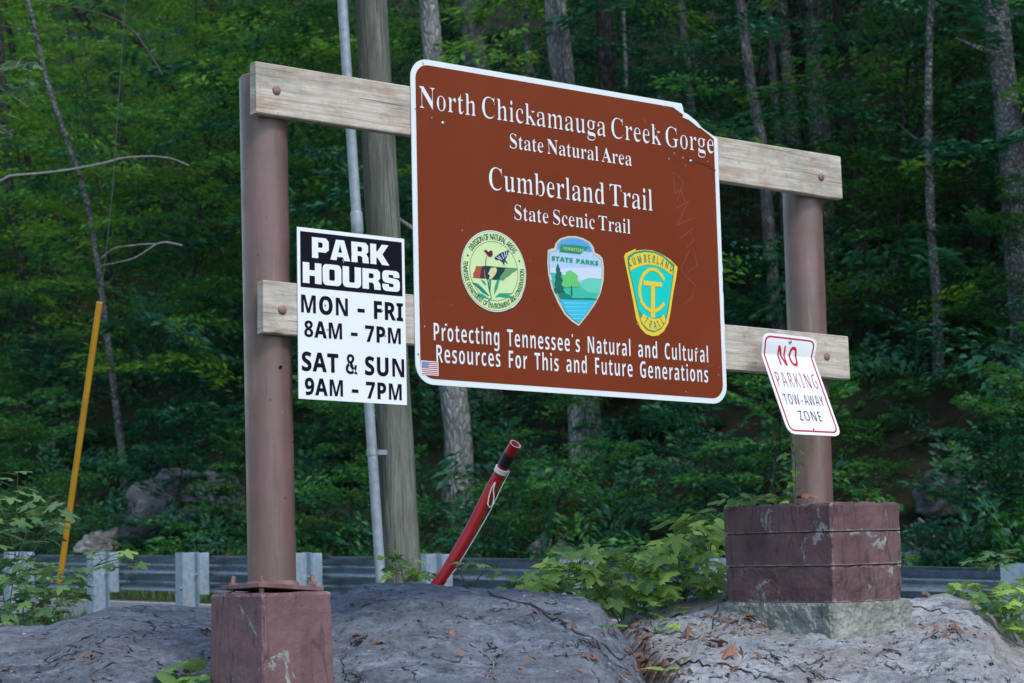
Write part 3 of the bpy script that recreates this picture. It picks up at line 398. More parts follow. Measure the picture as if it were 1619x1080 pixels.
def text(mb, txt, f, x0, x1, z, cap, y, off=0.0, track=0.0, mi=0, fn=None, space=.26):
    L, w = layout(txt, f, off, track, space); xs = [p[0] for _, P in L for l in P for p in l]; lo, hi = min(xs), max(xs)
    for _, P in L:
      if fn: cutflat(mb, [[(x0 + (p[0]-lo)/(hi-lo)*(x1-x0), z + p[1]*cap) for p in l] for l in P], y, mi, fn)
      else: mb.flat([[(x0 + (p[0]-lo)/(hi-lo)*(x1-x0), z + p[1]*cap) for p in l] for l in P], y, mi, fn)
def cutflat(mb, loops, y, mi, fn, mx=.008):
    "filled outline diced into small triangles so that it follows a bent plate"
    t = MB(); t.flat(loops, 0); st = [tuple(t.v[i] for i in f) for f in t.f]
    while st:
        a, b, c = st.pop(); e = [(math.dist(a, b), 0), (math.dist(b, c), 1), (math.dist(c, a), 2)]; l, k = max(e)
        if l > mx:
            p, q, r = ((a, b, c), (b, c, a), (c, a, b))[k]; m = tuple((u+w)/2 for u, w in zip(p, q)); st += [(p, m, r), (m, q, r)]
        else: mb.add([fn(q[0], q[2], y) for q in (a, b, c)], [(0, 1, 2)], mi)
def arctext(mb, txt, f, cx, cz, r, a0, a1, cap, y, off=0.0, mi=0, flip=False, sx=1.0, fn=None):
    "letters on a circle of radius r, angles in degrees clockwise from the top; flip puts the letters' feet outwards"
    L, w = layout(txt, f, off, .04)
    for x, P in L:
        ps = [p for l in P for p in l]; mid = (min(p[0] for p in ps) + max(p[0] for p in ps))/2
        t = math.radians(a0 + (a1-a0)*mid/w); c, s_ = math.cos(t), math.sin(t)
        def q(p):
            lx = (p[0]-mid)*cap*sx; lz = p[1]*cap
            if flip: rr = r - lz; return (cx + rr*s_ - lx*c, cz + rr*c + lx*s_)
            rr = r + lz; return (cx + rr*s_ + lx*c, cz + rr*c - lx*s_)
        mb.flat([[q(p) for p in l] for l in P], y, mi, fn)
def rrect(x0, z0, x1, z1, r, n=7):
    out = []
    for cx, cz, a in ((x1-r, z0+r, -90), (x1-r, z1-r, 0), (x0+r, z1-r, 90), (x0+r, z0+r, 180)):
        for i in range(n+1):
            t = math.radians(a + 90*i/n); out.append((cx + r*math.cos(t), cz + r*math.sin(t)))
    return out
def P2(lst, s_=1.0, ox=0.0, oy=0.0):
    "crop pixels -> photograph pixels -> board plane (x, z)"
    return [(lambda q: (q.x, q.z))(sp(ox + x/s_, oy + y/s_)) for x, y in lst]
def ribbon(pts, w):
    "flat outline of a stroke"
    pts = [Vector(p) for p in pts]; A, B = [], []
    for i, p in enumerate(pts):
        d = (pts[min(i+1, len(pts)-1)] - pts[max(i-1, 0)]).normalized(); n = Vector((-d.y, d.x))
        ww = w[i] if hasattr(w, '__len__') else w
        A.append(tuple(p + n*ww/2)); B.append(tuple(p - n*ww/2))
    return A + B[::-1]
def circ(cx, cz, r, n=40, rz=None): return [(cx + r*math.cos(2*math.pi*i/n), cz + (rz or r)*math.sin(2*math.pi*i/n)) for i in range(n)]
def bolt_head(name, x, y, z, r, m, parent, **k):
    b = MB(); R = Matrix(((1, 0, 0), (0, 0, -1), (0, 1, 0)))
    b.lathe([(r*1.0, 0), (r*.98, r*.18), (r*.75, r*.42), (r*.4, r*.55), (.0001, r*.6)], (x, y, z), 14, R=R); return b.build(name, m, parent, **k)

# ------------------------------------------------------------------ terrain functions
UD = Vector((.717, -.697)); ND = Vector((.697, .717))
def fbm(x, y, z=0, o=4):
    return noise.fractal(Vector((x, y, z)), .7, 2.1, o)
def plane_z(X, Y):
    s_ = UD.x*X + UD.y*Y; return -.0226*(s_ + 17.6) + .15
def Q(X, Y): return ND.x*X + ND.y*Y - 12.2
def hill_z(X, Y):
    q = Q(X, Y); z = plane_z(X, Y)
    if q > 7.4:
        t = q - 7.4; z += .60*t - .9*(1 - math.exp(-t/1.6))*.6
        k = min(1, t/3); z += k*(.55*fbm(X*.16, Y*.16, 3) + .16*fbm(X*.7, Y*.7, 5, 3))
    return z
def groundhit(u, v, lo=20.0, hi=140.0):
    Y = lo
    while Y < hi:
        p = at(u, v, Y)
        if p.z < hill_z(p.x, p.y): return p
        Y += .15
    return at(u, v, hi)


# ================================================================== SETTING: ground, road, hillside
def grid(name, us, vs, fn, m, smooth=True, **k):
    V = [fn(u, v) for v in vs for u in us]; n = len(us)
    F = [(j*n+i, j*n+i+1, (j+1)*n+i+1, (j+1)*n+i) for j in range(len(vs)-1) for i in range(n-1)]
    return link(name, npmesh(name, V, F, m, smooth=smooth), **k)
def sq(s_, q, dz=0.0, f=None):
    X = UD.x*s_ + ND.x*(q+12.2); Y = UD.y*s_ + ND.y*(q+12.2); return (X, Y, (f or plane_z)(X, Y) + dz)
m = mat('bare_ground', rough=.95, spec=.1); t = NT(m); v = t.coord()
t.col(t.mix(t.ramp(t.noise(v, 1.2, 6, .7), [(.4, 0.0), (.65, 1.0)]), (.045, .055, .025), (.07, .055, .04))); t.bump(t.noise(v, 20, 5), .6, .03)
M_GROUND = m
m = mat('forest_floor', rough=.95, spec=.1); t = NT(m); v = t.coord()
c = t.ramp(t.noise(v, 1.6, 7, .7), [(.3, (.020, .024, .014)), (.5, (.042, .038, .026)), (.7, (.085, .068, .050))])
c = t.mix(t.ramp(t.noise(v, .35, 4, .6), [(.45, .0), (.62, .7)]), c, (.015, .030, .012)); t.col(c)
t.bump(t.math('ADD', t.noise(v, 9, 6, .7), t.noise(v, 1.5, 3)), .9, .12); M_FLOOR = m
m = mat('worn_asphalt', rough=.85, spec=.25); t = NT(m); v = t.coord()
c = t.ramp(t.noise(v, 2, 6, .7), [(.3, (.13, .135, .14)), (.7, (.21, .215, .225))]); c = t.mix(t.ramp(t.noise(v, 90, 2), [(.3, .4), (.6, 0.0)]), c, (.07, .07, .075))
t.col(c); t.bump(t.noise(v, 80, 3), .4, .01); M_ROAD = m
M_LINE = m_sheet('road_paint', (.42, .43, .43), (.60, .61, .60), .7, 6)
grid('ground', [-300, -120, -60, -30, -15, -8, -3, 0, 3, 8, 15, 30, 60, 120, 300], [-300, -120, -60, -30, -15, -8, -4, -1, 2, 5.9, 7.41],
     lambda s_, q: sq(s_ - 5, q, 0.0), M_GROUND, kind='structure')
grid('road', np.linspace(-120, 120, 41), np.linspace(.45, 4.5, 5), lambda s_, q: sq(s_ - 14, q, .010), M_ROAD, kind='structure')
grid('road_edge_line', np.linspace(-120, 120, 41), [.78, .90], lambda s_, q: sq(s_ - 14, q, .015), M_LINE, kind='structure')
grid('road_edge_line', np.linspace(-120, 120, 41), [4.1, 4.22], lambda s_, q: sq(s_ - 14, q, .015), M_LINE, kind='structure')
_s = list(np.arange(-62, 34, .45)); _q = list(np.arange(7.39, 30, .4)) + list(np.arange(30, 110, 2.0))
grid('hillside', [-140, -110, -85, -70] + _s + [40, 60, 85, 110], _q, lambda s_, q: sq(s_, q, 0, hill_z), M_FLOOR, kind='structure')

# ------------------------------------------------------------------ foreground rock
CR_A = [(-80, 990), (0, 985), (25, 986), (60, 984), (100, 975), (165, 960), (230, 957), (326, 961), (420, 950), (527, 938), (561, 925), (627, 921), (703, 925), (775, 931), (879, 938), (907, 941), (927, 950), (943, 966), (965, 985), (1000, 1015), (1100, 1120), (1300, 1250)]
CR_B = [(900, 1030), (940, 1000), (971, 978), (1010, 962), (1054, 949), (1121, 938), (1157, 934), (1300, 934), (1430, 939), (1472, 935), (1509, 945), (1539, 961), (1557, 984), (1583, 1006), (1619, 1022), (1700, 1060)]
def interp(T, u):
    if u <= T[0][0]: return T[0][1]
    for (a, b), (c, d) in zip(T, T[1:]):
        if u <= c: k = (u-a)/(c-a); k = k*k*(3-2*k)*.5 + k*.5; return b + (d-b)*k
    return T[-1][1]
def horizon(u): return 866.5 - (u - 809.5)*.0235
def colpx(X, Y): return 809.5 + FPX*X/Y - 8          # photograph column of a ground point, near the horizon
def bump3(X, Y, sd):
    return .038*fbm(X*.8, Y*.8, sd, 3) + .020*(lambda q: abs((q % 1) - .5)*(-1 if (q % 1) < .5 else .25))(fbm(X*1.1, Y*1.6, sd+20, 3)*3.5 + Y*1.3) + .026*fbm(X*3.3, Y*3.3 , sd+4, 5) - .013*abs(fbm(X*5+3, Y*8, sd+31, 5)) + .006*fbm(X*22, Y*22, sd+41, 3) - .016*abs(fbm(X*7, Y*9, sd+8, 4)) - .03*max(0, .35-abs(noise.noise(Vector((X*1.7+Y*.6, Y*2.6-X, sd+3)))*4)) + .016*noise.noise(Vector((X*.6+Y*2.2, Y*.4, sd)))
def crack_px(Y): return 965 + (9.35 - Y)*62
def zA(X, Y):
    u = colpx(X, Y); Yc = 9.5 if u > 340 else 9.5 - .25*min(1, (340-u)/200)
    zc = CAMZ - (interp(CR_A, u) - horizon(u))*Yc/FPX; t = Yc - Y
    z = zc - .07*t - .062*t*t if t > 0 else zc - .25*t*t + .05*t
    d = (u - crack_px(Y))/FPX*Y
    if d > -.07: z -= .06*((d+.07)/.07)**2
    return z + bump3(X, Y, 1)*min(1, .35 + abs(t)*.8)
def zB(X, Y):
    u = colpx(X, Y); Yc = 10.1
    zc = CAMZ - (interp(CR_B, u) - horizon(u))*Yc/FPX; t = Yc - Y
    z = zc - .05*t - .055*t*t if t > 0 else zc - .25*t*t + .05*t
    d = (crack_px(Y) + 6 - u)/FPX*Y
    if d > -.06: z -= .06*((d+.06)/.06)**2
    z -= .05*math.exp(-((X-1.3)**2/.5 + (Y-8.9)**2/.35))
    return z + bump3(X*1.1, Y, 13)*min(1, .35 + abs(t)*.8)
def zR(X, Y): return max(zA(X, Y), zB(X, Y))
def rockhit(u, v, y0=6.5, y1=10.6):
    Y = y0
    while Y < y1:
        p = at(u, v, Y)
        if p.z < zR(p.x, p.y): return p
        Y += .02
    return at(u, v, 9.4)
def rock(name, f, a0, a1, Ya, Yb, nu, nv, m, **k):
    def pt(a, Y): X = a*Y; return (X, Y, f(X, Y))
    V = []; us = np.linspace((a0-801.5)/FPX, (a1-801.5)/FPX, nu); vs = list(np.linspace(Ya, Yb, nv))
    for Y in vs:
        for a in us: V.append(pt(a, Y))
    F = [(j*nu+i, j*nu+i+1, (j+1)*nu+i+1, (j+1)*nu+i) for j in range(nv-1) for i in range(nu-1)]
    # skirt down into the ground so that the rock is a closed mass
    ring = [i for i in range(nu)] + [j*nu+nu-1 for j in range(1, nv)] + [(nv-1)*nu+i for i in range(nu-2, -1, -1)] + [j*nu for j in range(nv-2, 0, -1)]
    b = len(V); V += [(V[i][0], V[i][1], -.6) for i in ring]; n = len(ring)
    F += [(ring[i], b+i, b+(i+1) % n, ring[(i+1) % n]) for i in range(n)]
    return link(name, npmesh(name, V, F, m, smooth=True), **k)
rock('rock_outcrop', zA, -420, 1150, 5.9, 11.0, 420, 420, M_ROCK, label='long dark blue-grey rock slab across the front with the left sign post base on it', cat='rock')
rock('rock_outcrop', zB, 860, 2050, 5.9, 11.6, 330, 420, M_ROCKW, label='paler cracked rock slab carrying the right sign post base and its grey footing', cat='rock')

# ================================================================== THE SIGN FRAME
root = empty('sign_frame', SIGN @ Matrix.Translation((0, 0, -.7)), label='pair of brown steel posts joined by two weathered timber beams carrying the signs', cat='sign frame')
DZ = Vector((0, 0, .7))
def fr(x, y, z): return Vector((x, y, z)) + DZ        # sign frame -> root's own frame
def beam(x0, x1, zt, h, sd):
    rnd = random.Random(sd); y0, y1 = .006, .046; n = 40; V = []; b = .004
    prof = [(y0, -h/2+b), (y0, h/2-b), (y0+b, h/2), (y1-b, h/2), (y1, h/2-b), (y1, -h/2+b), (y1-b, -h/2), (y0+b, -h/2)]
    for i in range(n+1):
        x = x0 + (x1-x0)*i/n
        for j, (y, z) in enumerate(prof):
            w = .0016*noise.noise(Vector((x*4, j*2.1, sd)))
            V.append(fr(x + (.003*noise.noise(Vector((z*30, y*30, sd))) if i in (0, n) else 0), y + w, zt - h/2 + z + w))
    k = len(prof); mb = MB(); mb.add(V, [(i*k+(j+1) % k, i*k+j, (i+1)*k+j, (i+1)*k+(j+1) % k) for i in range(n) for j in range(k)])
    mb.add(V[:k], [tuple(range(k))]); mb.add(V[-k:], [tuple(range(k))[::-1]])
    return mb
for x0, x1, zt, h, sd, bl in ((-.6576, 2.2405, 1.1086, .1856, 1.0, ((437, 143), (1298, 280))), (-.6351, 2.236, .3289, .1856, 7.3, ((446, 490), (1307, 564)))):
    bm_ = beam(x0, x1, zt, h, sd).build('beam', M_WOOD, root, label='top timber beam' if sd == 1 else 'lower timber beam')
    for (u, v_) in bl:
        p = sp(u, v_, .006); q = fr(p.x, p.y, p.z); bolt_head('carriage_bolt', q.x, q.y, q.z, .017, M_BOLT, bm_)
R_P = .0845
for (ut, vt), (ub, vb), ztop, lab in (((416.5, 185), (430, 912), 1.085, 'left steel post'), ((1268, 310), (1285.5, 788), 1.085, 'right steel post')):
    a = sp(ut, vt, .131); b = sp(ub, vb, .131); d = (a - b)/(a.z - b.z)
    top = b + d*(ztop - b.z); bot = b - d*(0.032 if lab[0] == 'l' else .03)
    mb = MB(); mb.tube([fr(*(bot + (top-bot)*i/14)) for i in range(15)], R_P, 40, caps=False)
    tdir = (top-bot).normalized(); o = tdir.orthogonal().normalized(); o2 = tdir.cross(o)
    mb.add([fr(*(top + (o*math.cos(t)+o2*math.sin(t))*R_P*k + tdir*dz)) for k, dz in ((1, 0), (.93, .008), (.0, .012)) for t in np.linspace(0, 2*math.pi, 24, endpoint=False)],
           [(i*24+k, i*24+(k+1) % 24, (i+1)*24+(k+1) % 24, (i+1)*24+k) for i in range(2) for k in range(24)], smooth=True)
    po = mb.build('post', M_POST, root, label=lab)
    if lab[0] == 'l':
        POSTB = s2w(*b)
        hole = sp(442, 581, .131 - R_P + .004); mb = MB(); mb.lathe([(.0001, .0), (.006, .0), (.0065, .002)], fr(hole.x, hole.y-.006, hole.z), 12, R=Matrix(((1, 0, 0), (0, 0, -1), (0, 1, 0))))
        mb.build('bolt_hole', M_BLK, po)
        # base plate, bent anchor bolts, leaf dust
        mb = MB(); c = fr(b.x, b.y, b.z - .040); Rz = Matrix.Rotation(math.radians(3), 3, 'Y')
        mb.box((c.x, c.y, c.z), (.262, .262, .016), R=Rz, bev=.002); pl = mb.build('base_plate', M_RUST, root)
        mb = MB(); mb.lathe([(R_P+.012, -.004), (R_P+.008, .008), (R_P+.001, .014)], (c.x, c.y, c.z+.010), 28); mb.build('weld', M_RUST, pl)
        for dx, dy, hgt, ln in ((-.105, .09, .045, .004), (-.105, -.105, .038, 0), (.105, -.105, .045, -.008), (.10, .10, .04, .003)):
            mb = MB(); mb.tube([(c.x+dx, c.y+dy, c.z-.03), (c.x+dx, c.y+dy, c.z+.01), (c.x+dx+ln, c.y+dy, c.z+hgt)], .0085, 8)
            mb.lathe([(.0001, .0), (.015, .0), (.016, .012), (.0001, .012)], (c.x+dx, c.y+dy, c.z+.008), 6, smooth=False); mb.build('anchor_bolt', M_BOLT, pl)
    else: POSTR = s2w(*b)

# ------------------------------------------------------------------ concrete bases (upright in the world, turned like the sign)
YAW = Matrix.Rotation(math.atan2(RS[1][0], RS[0][0]), 4, 'Z')
def rough_block(w, d, z0, z1, m, sd, amp=.006, taper=0.0, nw=26, nz=16, chip=.012, topfn=None):
    "a cast block with worn arrises: closed box of fine quads, edges chipped by noise"
    V = []; F = []; idx = {}
    nd = max(6, int(nw*d/w))
    def P(i, j, k):
        key = (i, j, k)
        if key in idx: return idx[key]
        x = (i/nw-.5)*w; y = (j/nd-.5)*d; z = z0 + (z1-z0)*k/nz
        ex = min(i, nw-i)/nw*w; ey = min(j, nd-j)/nd*d; ez = (nz-k)/nz*(z1-z0)
        tp = 1 + taper*(1 - k/nz)
        p = Vector((x*tp, y*tp, z)); nn = noise.noise(p*17 + Vector((sd, 0, 0))); n2 = noise.noise(p*55 + Vector((0, sd, 0)))
        nd_ = Vector((x/w, y/d, 0)); nd_ = nd_.normalized() if nd_.length else nd_
        corner = (1 if ex < 1e-6 else 0) + (1 if ey < 1e-6 else 0) + (1 if ez < 1e-6 else 0)
        p += nd_*(nn*amp*.6 + n2*amp*.25)
        if corner >= 2: p -= (nd_*.7 + (Vector((0, 0, 1)) if ez < 1e-6 else Vector()))*chip*(.35 + abs(nn)*1.6 + abs(n2))
        if topfn and ez < 1e-6: p.z += topfn(x, y)
        idx[key] = len(V); V.append(p); return idx[key]
    for k in (0, nz):
        for i in range(nw):
            for j in range(nd):
                f = (P(i, j, k), P(i+1, j, k), P(i+1, j+1, k), P(i, j+1, k)); F.append(f if k else f[::-1])
    for k in range(nz):
        for i in range(nw):
            F.append((P(i, 0, k), P(i+1, 0, k), P(i+1, 0, k+1), P(i, 0, k+1))); F.append((P(i, nd, k), P(i, nd, k+1), P(i+1, nd, k+1), P(i+1, nd, k)))
        for j in range(nd):
            F.append((P(0, j, k), P(0, j, k+1), P(0, j+1, k+1), P(0, j+1, k))); F.append((P(nw, j, k), P(nw, j+1, k), P(nw, j+1, k+1), P(nw, j, k+1)))
    mb = MB(); mb.add(V, F); return mb
# left: one cast block, near upper corner seen at (415, 941)
nc = at(415, 939, 7.62); ax = YAW.to_3x3() @ Vector((1, 0, 0)); ay = YAW.to_3x3() @ Vector((0, 1, 0))
wl, dl = .272, .35
ctr = nc + ax*wl/2 + ay*dl/2
Mb = Matrix.Translation((ctr.x, ctr.y, 0)) @ YAW
o = rough_block(wl, dl, 0.0, nc.z, M_BASE, 2.0, .005, .10, 40, 70, .007, topfn=lambda x, y: .006*noise.noise(Vector((x*20, y*20, 1)))).build('post_base', M_BASE, None, Mb)
tag(o, 'single tall maroon concrete block with peeling paint under the left post', 'concrete base')
# right: three poured courses on a grey footing
nr = at(1313, 795, 9.08); nb = at(1313, 953, 9.08)
wr, dr = .405, .64
ctr = nr + ax*wr/2 + ay*dr/2; Mb = Matrix.Translation((ctr.x, ctr.y, 0)) @ YAW
rt_ = empty('post_base', Matrix.Translation((ctr.x, ctr.y, nb.z)) @ YAW, label='wide maroon three-course concrete block on a crumbling grey footing under the right post', cat='concrete base')
H = nr.z - nb.z; cuts = [0, H*.37, H*.715, H]
for i in range(3):
    g = .0012
    ob = rough_block(wr - .004*(2-i), dr - .004*(2-i), cuts[i] + (g if i else 0), cuts[i+1] - (g if i < 2 else 0), M_BASE2, 5.0+i*3, .006 if i else .011, 0, 44, 12, .005 if i < 2 else .008,
                     topfn=(lambda x, y: .010*noise.noise(Vector((x*14, y*14, 4))) + .006*noise.noise(Vector((x*45, y*45, 2)))) if i == 2 else None)
    ob.build('course', M_BASE2, rt_)
core = MB(); core.box((0, 0, H*.5), (wr-.03, dr-.03, H*.9)); core.build('mortar_core', M_CONC, rt_)
ft = rough_block(wr+.07, dr+.03, -.30, -.002, M_CONC, 9.0, .022, .10, 44, 26, .014); ft.build('footing', M_CONC, rt_)

# ================================================================== THE BOARDS
def wob(x, z): return .0
# ---- main board
BW_, BH_ = 1.524, 1.219
rm = empty('park_sign', SIGN, label='large brown park sign with white lettering, three emblems and a snapped-off top right corner', cat='sign')
def brd(z):   # ragged right edge
    return .004*noise.noise(Vector((z*22, 3, 0))) + .003*noise.noise(Vector((z*60, 1, 0))) if .18 < z < .62 else 0
def outline(ins, r):
    x0, z0, x1, z1 = ins, ins, BW_-ins, BH_-ins; L = rrect(x0, z0, x1, z1, r)
    bl = [p for p in L if not (p[0] > x1-r-1e-6 and p[1] > z1-r-1e-6)]   # without the missing corner
    i = max(range(len(bl)), key=lambda i: (abs(bl[i][0]-x1) < 1e-6, -abs(bl[i][1]-(z0+r)) if abs(bl[i][0]-x1) < 1e-6 else -9))
    right = [(x1 + (brd(z) if ins < .01 else 0), z) for z in np.linspace(z0+r+.01, 1.097-ins*.2, 46)]
    cut = [(1.472, 1.118), (1.44, 1.132), (1.41, 1.148), (1.385, 1.160), (1.36, 1.172), (1.345, 1.182), (1.341, 1.20)] if ins < .01 else [(1.465, 1.1135), (1.44, 1.125), (1.41, 1.141), (1.385, 1.153), (1.36, 1.163), (1.338, 1.174), (1.31, 1.186), (1.285, z1)]
    top = [(1.334, z1)] if ins < .01 else []
    return bl[:i+1] + right + cut + top + bl[i+1:]
FR = lambda x, z, y: (x, y, z)
mb = MB(); mb.slab(outline(0, .077), .0, .0032); mb.build('panel', M_SWHITE, rm)
mb = MB(); mb.slab(outline(.0215, .058), -.0012, -.0003); face = mb.build('brown_face', M_BROWN, rm)
# torn strip of sheeting curling at the break
mb = MB(); q = P2([(1080, 178), (1085, 180), (1100, 192), (1109, 203), (1104, 203), (1088, 190), (1078, 186)]); mb.flat([q[::-1]], -.0045); mb.build('torn_sheeting', M_SWHITE, rm)
LY = -.0022
for txt, f, x0, x1, z, cap, off, tr, nm in (
        ('North Chickamauga Creek Gorge', 's', .0375, 1.500, 1.031, .082, -.020, .0, 'lettering'),
        ('State Natural Area', 's', .452, 1.057, .928, .057, -.015, .0, 'lettering'),
        ('Cumberland Trail', 's', .350, 1.158, .757, .086, -.017, .0, 'lettering'),
        ('State Scenic Trail', 's', .466, 1.039, .653, .057, -.015, .0, 'lettering'),
        ("Protecting Tennessee's Natural and Cultural", 'b', .082, 1.427, .1635, .066, -.007, .055, 'lettering'),
        ('Resources For This and Future Generations', 'b', .092, 1.423, .083, .066, -.007, .055, 'lettering')):
    mb = MB(); text(mb, txt, f, x0, x1, z, cap, LY, off, tr, space=.115 if f == 's' else .36); mb.build(nm, M_SWHITE, rm)
# flag sticker
fl = MB(); x0, z0, x1, z1 = .023, .034, .100, .086; MF = [M_SW2, mat('flag_red', (.45, .04, .07), .4), mat('flag_blue', (.10, .16, .36), .4)]
fl.flat([[(x0, z0), (x1, z0), (x1, z1), (x0, z1)]], -.0020, 0); ix0, iz0, ix1, iz1 = x0+.003, z0+.003, x1-.003, z1-.003; hh = (iz1-iz0)/13
for i in range(0, 13, 2):
    za = iz1 - hh*(i+1); xs = ix0 + (ix1-ix0)*.42 if i < 7 else ix0; fl.flat([[(xs, za), (ix1, za), (ix1, za+hh), (xs, za+hh)]], -.0026, 1)
cx1 = ix0 + (ix1-ix0)*.42; fl.flat([[(ix0, iz1-hh*7), (cx1, iz1-hh*7), (cx1, iz1), (ix0, iz1)]], -.0026, 2)
for r_ in range(5):
    for c_ in range(6 if r_ % 2 == 0 else 5): fl.flat([circ(ix0 + (cx1-ix0)*(c_ + (.5 if r_ % 2 == 0 else 1))/6, iz1 - hh*7*(r_+.6)/5.2, .0011, 5)], -.0031, 0)
fl.build('flag_sticker', MF, rm)
for u, v_ in ((700, 195), (1092, 255), (705, 515), (1101, 553)):
    p = sp(u, v_); bolt_head('mounting_bolt', p.x, -.0012, p.z, .0085, M_ZINC, rm)
# scratches, a crack by the broken corner, pellet marks
sc = MB(); CRK = mat('dark_crack', (.03, .012, .01), .8)
def scr(pts, w=.0022, mi=0):
    for pts in zip(pts, pts[1:]): sc.flat([ribbon([(lambda q: (q.x, q.z))(sp(*p)) for p in pts], w)], -.0019 - .00001*len(sc.f) % .0003, mi)
for L in ([(1062, 272), (1070, 276), (1079, 287), (1076, 300), (1066, 306)], [(1064, 274), (1067, 306)], [(1070, 318), (1076, 300), (1084, 322)], [(1068, 330), (1088, 318), (1070, 356), (1094, 346)],
          [(1075, 378), (1090, 365), (1096, 380), (1086, 392)], [(1096, 392), (1102, 420), (1088, 430)], [(1090, 395), (1076, 425), (1086, 440), (1100, 452)], [(1082, 480), (1094, 470), (1097, 455)],
          [(1098, 590), (1128, 575)], [(1015, 187), (1022, 196)], [(665, 470), (668, 500), (672, 512)], [(1127, 330), (1130, 350)]): scr(L, .0017)
for L in ([(1086, 250), (1102, 257), (1118, 262), (1131, 270)], [(1060, 170), (1072, 176), (1079, 184)], [(655, 173), (664, 168)], [(998, 160), (999, 167)], [(668, 98), (669, 103)], [(687, 518), (686, 540), (690, 555)]): scr(L, .0035 if L[0][0] == 1086 else .0022, 1)
sc.build('scratches', [M_SCR, CRK], rm, kind='stuff')
pk = MB(); rnd = random.Random(5)
for u, v_ in ((683, 187), (1066, 243), (1058, 252), (1080, 250), (1036, 204), (1050, 168), (1084, 262), (1119, 256), (672, 517), (1008, 513), (1117, 563), (908, 568), (1085, 620), (1136, 593), (731, 365), (661, 560), (1110, 405), (679, 137)):
    p = sp(u, v_); r = rnd.uniform(.003, .0055)
    for k in range(8):
        a0, a1 = k*math.pi/4, (k+1)*math.pi/4
        pk.add([(p.x+r*math.cos(a0), -.0014, p.z+r*math.sin(a0)), (p.x+r*math.cos(a1), -.0014, p.z+r*math.sin(a1)), (p.x+r*.5*math.cos(a1), -.0038, p.z+r*.5*math.sin(a1)), (p.x+r*.5*math.cos(a0), -.0038, p.z+r*.5*math.sin(a0))], [(0, 1, 2, 3)])
pk.build('pellet_marks', M_ALU, rm, kind='stuff')

# ---- emblem: natural areas roundel
E1 = MB(); C1 = [mat('roundel_green', (.60, .76, .38), .35), mat('roundel_ink', (.03, .075, .05), .4), mat('map_red', (.42, .085, .05), .4), mat('map_purple', (.10, .03, .045), .4),
                 mat('map_dark_green', (.012, .05, .045), .4), mat('map_light_green', (.13, .30, .14), .4), mat('map_cream', (.66, .60, .30), .4), mat('leaf_teal', (.03, .33, .20), .4),
                 mat('flower_maroon', (.13, .015, .03), .4), mat('wing_navy', (.03, .04, .12), .4), M_SWHITE]
cc = sp(779.5, 428.5); cx, cz = .362, .4445; RR = .1545
rim = [(cx + (RR*.985)*math.sin(t), cz + RR*math.cos(t) - (.004 if 2.1 < t < 2.6 else 0)) for t in np.linspace(0, 2*math.pi, 64, endpoint=False)][::-1]
E1.slab(rim, -.0035, -.0016, 10)
E1.flat([[(cx + (p[0]-cx)*.975, cz + (p[1]-cz)*.975) for p in rim]], -.0039, 0)
def ring(mb, cx, cz, r0, r1, y, mi, n=64, a0=0, a1=360):
    for i in range(n):
        t0, t1 = (math.radians(a0 + (a1-a0)*k/n) for k in (i, i+1))
        mb.add([(cx+r0*math.sin(t0), y, cz+r0*math.cos(t0)), (cx+r0*math.sin(t1), y, cz+r0*math.cos(t1)), (cx+r1*math.sin(t1), y, cz+r1*math.cos(t1)), (cx+r1*math.sin(t0), y, cz+r1*math.cos(t0))], [(3, 2, 1, 0)], mi)
ring(E1, cx, cz, .1115, .1133, -.0043, 1); ring(E1, cx, cz, .1495, .1505, -.0043, 1)
arctext(E1, 'DIVISION OF NATURAL AREAS', 'b', cx, cz, .119, -56, 52, .0235, -.0044, -.004, 1, sx=.62)
arctext(E1, 'TENNESSEE DEPARTMENT OF ENVIRONMENT AND CONSERVATION', 'b', cx, cz, .1425, 282, 82, .0205, -.0044, -.006, 1, flip=True, sx=.60)
for a in (-68, 68): E1.flat([circ(cx + .130*math.sin(math.radians(a)), cz + .130*math.cos(math.radians(a)), .0045, 8)], -.0044, 1)
def e1(pts, mi, y): E1.flat([P2(pts, 7.2, 720, 350)], y, mi)
e1([(225, 512), (312, 512), (290, 655), (185, 645), (200, 620), (190, 600), (215, 560)], 2, -.0044)
e1([(290, 515), (318, 512), (330, 655), (270, 652)], 3, -.0046)
e1([(312, 508), (400, 512), (470, 522), (700, 536), (690, 560), (640, 590), (600, 625), (560, 650), (540, 675), (360, 662), (335, 655), (325, 560)], 4, -.0048)
e1([(560, 535), (700, 536), (690, 560), (640, 590), (600, 625), (560, 650), (535, 672), (490, 670), (505, 620), (545, 575)], 5, -.0050)
e1([(395, 530), (455, 527), (465, 560), (450, 600), (425, 635), (400, 660), (372, 660), (385, 620), (362, 600), (380, 565)], 6, -.0050)
for L, w in (([(345, 400), (335, 470), (350, 640), (400, 870)], 9), ([(185, 700), (270, 760), (370, 850)], 10)): E1.flat([ribbon(P2(L, 7.2, 720, 350), w/7.2/424)], -.0054, 1)
for L in ([(185, 697), (250, 710), (330, 790), (375, 850), (300, 815)], [(280, 660), (320, 680), (350, 735), (310, 710)], [(372, 660), (400, 655), (395, 760), (385, 822), (365, 760)], [(470, 660), (495, 670), (470, 770), (430, 840), (440, 740)],
          [(235, 820), (300, 830), (370, 880), (290, 875)], [(370, 880), (415, 875), (380, 910), (355, 925)], [(440, 870), (490, 820), (655, 820), (600, 835), (520, 855)], [(480, 858), (580, 835), (665, 870), (600, 875)]): e1(L, 7, -.0052)
for k in range(9):
    a = math.radians(-60 + 30*k*.62 + 8); L = ribbon([(362, 378), (362 + 52*math.sin(a), 372 - 70*math.cos(a)*(.6 + .3*math.cos(k)))], [10, 18]); e1(L, 8, -.0056 - k*.0001)
